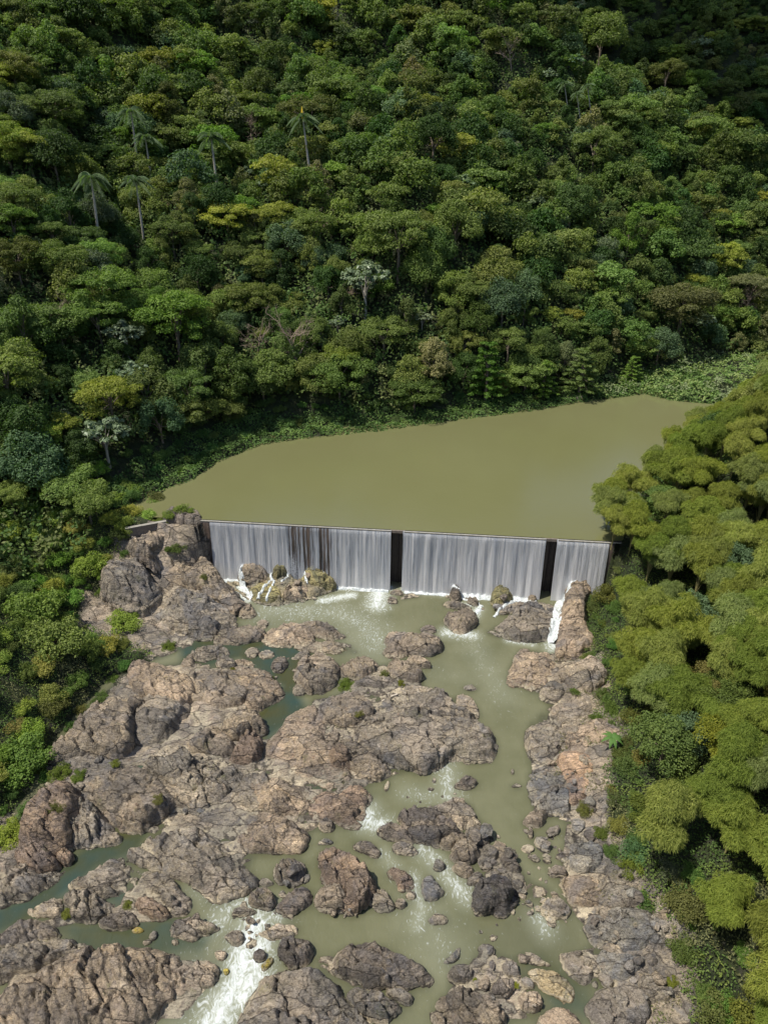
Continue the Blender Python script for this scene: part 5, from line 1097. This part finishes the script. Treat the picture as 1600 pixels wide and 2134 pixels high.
# hand placed tufts on the rocks
for px, py, w, col, label in [(145,1895,34,(.20,.21,.035),'round yellow green bush beside the dark layered rock'),(268,1880,26,(.20,.21,.04),'dry yellow tuft by the brown puddle'),(720,1420,46,(.15,.20,.03),'bright green shrub right of the large pointed boulder'),
  (835,1400,22,(.2,.2,.03),'yellowish tuft at the river edge of the shelf'),(800,1400,26,(.16,.17,.05),'low grey green tuft between the blocky rocks'),(748,1478,24,(.2,.19,.05),'dry tuft on the upper part of the domed slab'),(235,1568,26,(.2,.22,.03),'small bright bush in a crack of the left shelf'),
  (130,1600,60,(.16,.2,.03),'green plants in the hollow of the left shelf'),(165,1610,40,(.15,.2,.03),'right part of the green hollow on the left shelf'),(568,1408,16,(.15,.17,.05),'small tuft by the teal pool'),(484,1382,14,(.2,.18,.03),'yellow tuft on the shelf near the bench shaped rock'),
  (310,1130,36,(.13,.16,.03),'bush on the ledge left of the tall dark boulder'),(365,1140,50,(.11,.15,.03),'bush at the foot of the tall dark boulder'),(425,1197,24,(.15,.16,.04),'small bush on the sloping brown slab'),(250,1105,60,(.12,.15,.04),'dense shrub by the low concrete wall'),
  (350,1340,40,(.16,.2,.03),'bright plants left of the bench shaped rock'),(330,1660,30,(.18,.17,.05),'dry tuft behind the very large rounded slab'),(110,1670,50,(.15,.15,.04),'dry tufts on the reddish outcrop'),(1198,1435,28,(.14,.19,.04),'small bright bush left of the pale boulder'),(1175,1390,20,(.13,.18,.04),'little bush on the right bank near the pinkish slab'),
  (1225,1365,34,(.16,.2,.03),'bright bush above the pale boulder'),(1315,1790,70,(.19,.22,.03),'bright reeds and bush in the right bank rubble'),(1330,1740,70,(.11,.17,.04),'tall green reeds above the right bank rubble'),(1255,1730,48,(.14,.17,.03),'shrub on the rocks left of the reeds'),
  (1345,1870,48,(.15,.19,.03),'green tuft above the big smooth slab'),(1075,2050,16,(.3,.3,.03),'tiny yellow plant in the lower right rock pile'),(1215,1680,44,(.17,.17,.04),'dry bush below the blue grey slab'),(990,2040,12,(.28,.3,.03),'tiny yellow plant on the lower right boulder'),(1400,2040,30,(.22,.23,.03),'yellow flowering tuft on the lower right bank'),
  (1245,1490,40,(.12,.17,.03),'upright green shrub by the washed slab'),(1290,1650,60,(.13,.15,.05),'pale shrub on the right bank under the overhanging tree')]:
    x, y = unp(px, py+w*.25, 1.0); z = float(surf(x, y)); 
    for _ in range(3): x, y = unp(px, py+w*.25, z); z = float(surf(x, y))
    if py < 1150: x, y, z = hit(px, py, .8)
    d = float(proj(x, y, z)[2]); s = w*d/F_PX/10.5; plant('bush', 'bush', x, y, z-.1*s, s, tuple(q*.85 for q in col), label, 'bush', sz=.8)
# creeping undergrowth: nobody could count it
def cover(name, label, n, test, box, L, W, cols, h=.5, seed=1):
    g = np.random.default_rng(seed); x = g.uniform(box[0], box[1], n); y = g.uniform(box[2], box[3], n); m = test(x, y); x, y = x[m], y[m]; z = H(x, y)
    cl = vnoise(x/1.6, y/1.6, seed); z = z + (.1+h*cl+.35*h*g.random(len(x)))
    gr_ = np.stack([(H(x-.5, y)-H(x+.5, y)), (H(x, y-.5)-H(x, y+.5)), np.ones(len(x))], 1); gr_ /= np.linalg.norm(gr_, axis=1)[:, None]
    V, F = leaves(np.stack([x, y, z], 1), gr_, L, W, g, 0, .9); cc = np.array(cols)[np.clip((vnoise(x/4, y/4, seed+9)*1.3*len(cols)-.15*len(cols)).astype(int), 0, len(cols)-1)]*g.uniform(.8, 1.2, (len(x), 1))
    o = obj(name, mesh_np(name, V, F, M_LEAF_T, False, {'v': ('FACE', np.clip(.45+.15*g.normal(size=len(F)), 0, 1))}, {'tint': ('FACE', np.concatenate([cc, np.ones((len(cc), 1))], 1))})); tag(o, label, name.split('_')[-1] if 'grass' in name else 'undergrowth', None, 'stuff')
CG = [(.08,.13,.034), (.12,.19,.05), (.16,.235,.06), (.10,.16,.04)]
def t_shore(x, y): dv = -sdf(x, y, VALLEY); dl = -sdf(x, y, LAKE); u_ = (x-DL[0])*DN[0]+(y-DL[1])*DN[1]; return (np.hypot(x-PTL[0], y-PTL[1]) > 6) & (u_ < -1) & (dl > -.8) & (dv < np.where(x < 8, 6.0, 3.0)+3*fbm(x/6, y/6, 4, 2))
cover('shoreline_undergrowth', 'green creeping plants along the left and far shore of the reservoir', 190000, t_shore, (-75, 90, 108, 200), .55, .34, CG, 1.0, 2)
def t_spit(x, y): return (sdf(x, y, VALLEY) > -3) & (sdf(x, y, LAKE) < .6) & (x > 55) & (y > 150)
cover('spit_undergrowth', 'pale green shrubs and grass covering the flat spit at the right end of the reservoir', 60000, t_spit, (55, 190, 150, 240), .8, .42, [(.20,.27,.085), (.27,.32,.11), (.17,.25,.07), (.25,.29,.14)], 2.2, 3)
def t_bank(x, y): dc = -sdf(x, y, CLEAR)+2.0*fbm(x/4, y/4, 66, 3); u_ = (x-DL[0])*DN[0]+(y-DL[1])*DN[1]; return ((u_ > -3) | (x > 36)) & (y < 165) & (-sdf(x, y, VALLEY) > .5) & (dc > -.2) & (-sdf(x, y, RIVER) > .3) & (dc < 17+(x > 30)*25)
cover('bank_undergrowth', 'leafy undergrowth and creepers covering both near river banks', 650000, t_bank, (-80, 100, 24, 165), .27, .15, [(.09,.14,.034), (.14,.19,.044), (.19,.23,.052), (.11,.165,.04), (.19,.19,.08)], .8, 4)
def t_dry(x, y): dc = -sdf(x, y, CLEAR)+2.5*fbm(x/3, y/3, 67, 3); return (x > 0) & (dc > -6) & (dc < .5) & (-sdf(x, y, RIVER) > 2.2) & (vnoise(x/1.7, y/1.7, 5) > .58)
cover('dry_grass', 'thin dry grass among the rocks of the right bank', 60000, t_dry, (15, 70, 28, 110), .34, .09, [(.16,.15,.06), (.13,.15,.04), (.20,.17,.09)], .2, 5)

gx, gy = np.meshgrid(np.arange(-95, -12, 3.9), np.arange(36, 122, 3.8), indexing='ij'); lx = gx.ravel()+gr.uniform(-1.5, 1.5, gx.size); ly = gy.ravel()+gr.uniform(-1.5, 1.5, gx.size); lz = H(lx, ly)
u, v, d = proj(lx, ly, lz+2); dC = -sdf(lx, ly, CLEAR); dR = -sdf(lx, ly, RIVER); upp = (lx-DL[0])*DN[0]+(ly-DL[1])*DN[1]
for i in np.nonzero((u > -90) & (u < 420) & (dC > .8) & (dR > 1.4) & (upp > -12) & (v < 2200))[0]:
    if (np.hypot(occA[:, 0]-lx[i], occA[:, 1]-ly[i]) < occA[:, 2]*.45).any(): continue
    big = dC[i] > 15; kind = r.choice(['bush', 'bush', 'bush', 'round', 'flat']) if big else 'bush'; s = r.uniform(.34, .55) if kind == 'bush' else r.uniform(.38, .62)
    col = r.choice([C_MID, (.25,.30,.06), (.30,.335,.07), (.20,.29,.055), (.22,.25,.06), (.15,.21,.045), (.34,.37,.08)]); e = plant('bush' if kind == 'bush' else 'broadleaf_tree', kind, lx[i], ly[i], lz[i]-.2, s, tuple(q*r.uniform(.85, 1.2) for q in col), None, 'bush' if kind == 'bush' else 'tree')
    later(e, ('light' if col[0] > .19 else 'green')+(' leafy bush' if kind == 'bush' else ' small tree'), float(u[i]), float(v[i]))
def t_floor(x, y): dv = -sdf(x, y, VALLEY); dc = -sdf(x, y, CLEAR); u, v, d = proj(x, y, H(x, y)+3); return (dv > np.where((x < -10) & (x > -55), 6.5, 3)) & (dc > 5) & (u > -60) & (u < 1660) & (v > -120) & (y > 95) & ~((x > 25) & (y < 150))
cover('forest_understory', 'saplings, vines and undergrowth filling the gaps between the forest trees', 520000, t_floor, (-200, 230, 95, 330), .85, .5, [(.085,.13,.034), (.13,.175,.045), (.10,.16,.04), (.16,.18,.06), (.07,.11,.03)], 5.0, 6)
# small hand made things
xa, ya = unp(795, 1443, 2.2); xb, yb = unp(828, 1425, 2.6); za, zb = float(surf(xa, ya))+.15, float(surf(xb, yb))+.3
lg = obj('driftwood_log', mesh_np('log', *join([tube([(xa, ya, za), ((xa+xb)/2, (ya+yb)/2, (za+zb)/2+.1), (xb, yb, zb)], [.09, .12, .14], 7), tube([(xa*.6+xb*.4, ya*.6+yb*.4, za*.6+zb*.4+.08), (xa*.6+xb*.4+.1, ya*.6+yb*.4+.7, zb+.5)], [.06, .03], 5)]), simple('bleached_wood', (.55, .48, .38)), True)); tag(lg, 'bleached driftwood log lying on the shelf above the domed slab', 'log')
xr, yr = unp(1198, 830, 12.2); o = obj('boulder', STONES[3], None, DARK); o.location = (xr, yr, 12.3); o.scale = (3.2, 2, 1.3); tag(o, 'dark flat rock at the far waterline under the mid green tiered tree', 'rock')
xr, yr = unp(1195, 833, 12.2)
# banana plant
x, y, z = hit(1270, 1560, .2); z = float(surf(x, y)); e = obj('banana_plant', None); e.location = (x, y, z); tag(e, 'banana plant with drooping star of long leaves on the right bank', 'banana plant')
obj('stem', mesh_np('banana_stem', *tube([(0, 0, -.3), (0, 0, 1.0), (.05, 0, 2.0)], [.16, .14, .09], 8), M_CULM, True), e)
for k in range(9):
    t = k*2.4; L = 1.9; pts = np.array([[math.cos(t)*q*L*.85, math.sin(t)*q*L*.85, 2.0+1.0*q-1.5*q*q] for q in np.linspace(0, 1, 8)]); w = .26*np.sin(np.pi*np.clip(np.linspace(.1, .98, 8), 0, 1)); s_ = np.array([-math.sin(t), math.cos(t), 0])
    V = np.stack([pts-s_*w[:, None]+[0, 0, -.07], pts, pts+s_*w[:, None]+[0, 0, -.07]], 1).reshape(-1, 3); F = grid_faces(8, 3); obj('leaf', mesh_np('banana_leaf', V, F, M_LEAF, True, {'v': ('FACE', np.full(len(F), .5))}), e, (.11, .20, .05))

# labels of the many: description, direction from a landmark, rank of nearness
from collections import defaultdict
grp = defaultdict(list)
for o, desc, w, q in pending: grp[(desc, w)].append((q, o))
for (desc, w), L in grp.items():
    L.sort(key=lambda a: a[0])
    for k, (q, o) in enumerate(L):
        o['label'] = f'{desc} {w}' if len(L) == 1 else f'{desc} {w}, {RANKW[k]}' if k < 18 else f'{desc} {w}, far one'
        o['group'] = 'bamboo clumps of the right bank' if 'bamboo' in desc else 'bushes along the banks' if 'bush' in desc else 'trees of the forest slopes'

# a cloud high above the right hand ridge, it shades the hill behind
import bmesh
bm = bmesh.new(); cr = random.Random(4)
HC = 620.0
def over(px, py, zg): # point on the cloud base whose shadow falls on the ground seen at this pixel
    x, y, z = hit(px, py, 6); k = (HC-z)/sun_dir.z; return x+sun_dir.x*k, y+sun_dir.y*k
SH = []
for px, py, rad in [(1210,-5,24),(1310,40,26),(1420,115,28),(1550,200,30),(1480,110,30),(1590,190,30),(1370,60,28),(1640,250,30),(1350,15,30),(1420,60,30),(1490,90,34),(1560,130,36),(1620,165,36),(1640,60,44),(1500,10,40),(1260,0,26),(1700,220,34),(1400,-30,46),(1560,-30,56),(1180,-30,30)]:
    x, y = over(px, py, 0); SH.append((x, y))
    bmesh.ops.create_icosphere(bm, subdivisions=3, radius=rad, matrix=Matrix.Translation((x+cr.uniform(-6, 6), y+16, HC+cr.uniform(0, 8))) @ Matrix.Diagonal((1, 1.1, .38, 1)))
for v in bm.verts: v.co += Vector((math.sin(v.co.y*.11), math.cos(v.co.x*.13), math.sin(v.co.x*.09)))*3
me = bpy.data.meshes.new('cloud'); bm.to_mesh(me); bm.free(); me.materials.append(simple('cloud_white', (.9, .9, .9), 1)); tag(obj('cloud', me), kind='structure')
bm = bmesh.new()
for k in range(46):
    a = cr.uniform(.02, .62); D = cr.uniform(1500, 1700); z = cr.uniform(900, 2100); bmesh.ops.create_icosphere(bm, subdivisions=3, radius=cr.uniform(90, 230), matrix=Matrix.Translation((D*math.sin(a), D*math.cos(a), z)))
me = bpy.data.meshes.new('cloud'); bm.to_mesh(me); bm.free(); me.materials.append(bpy.data.materials['cloud_white']); tag(obj('cloud', me), kind='structure')
print('objects', len(bpy.data.objects))
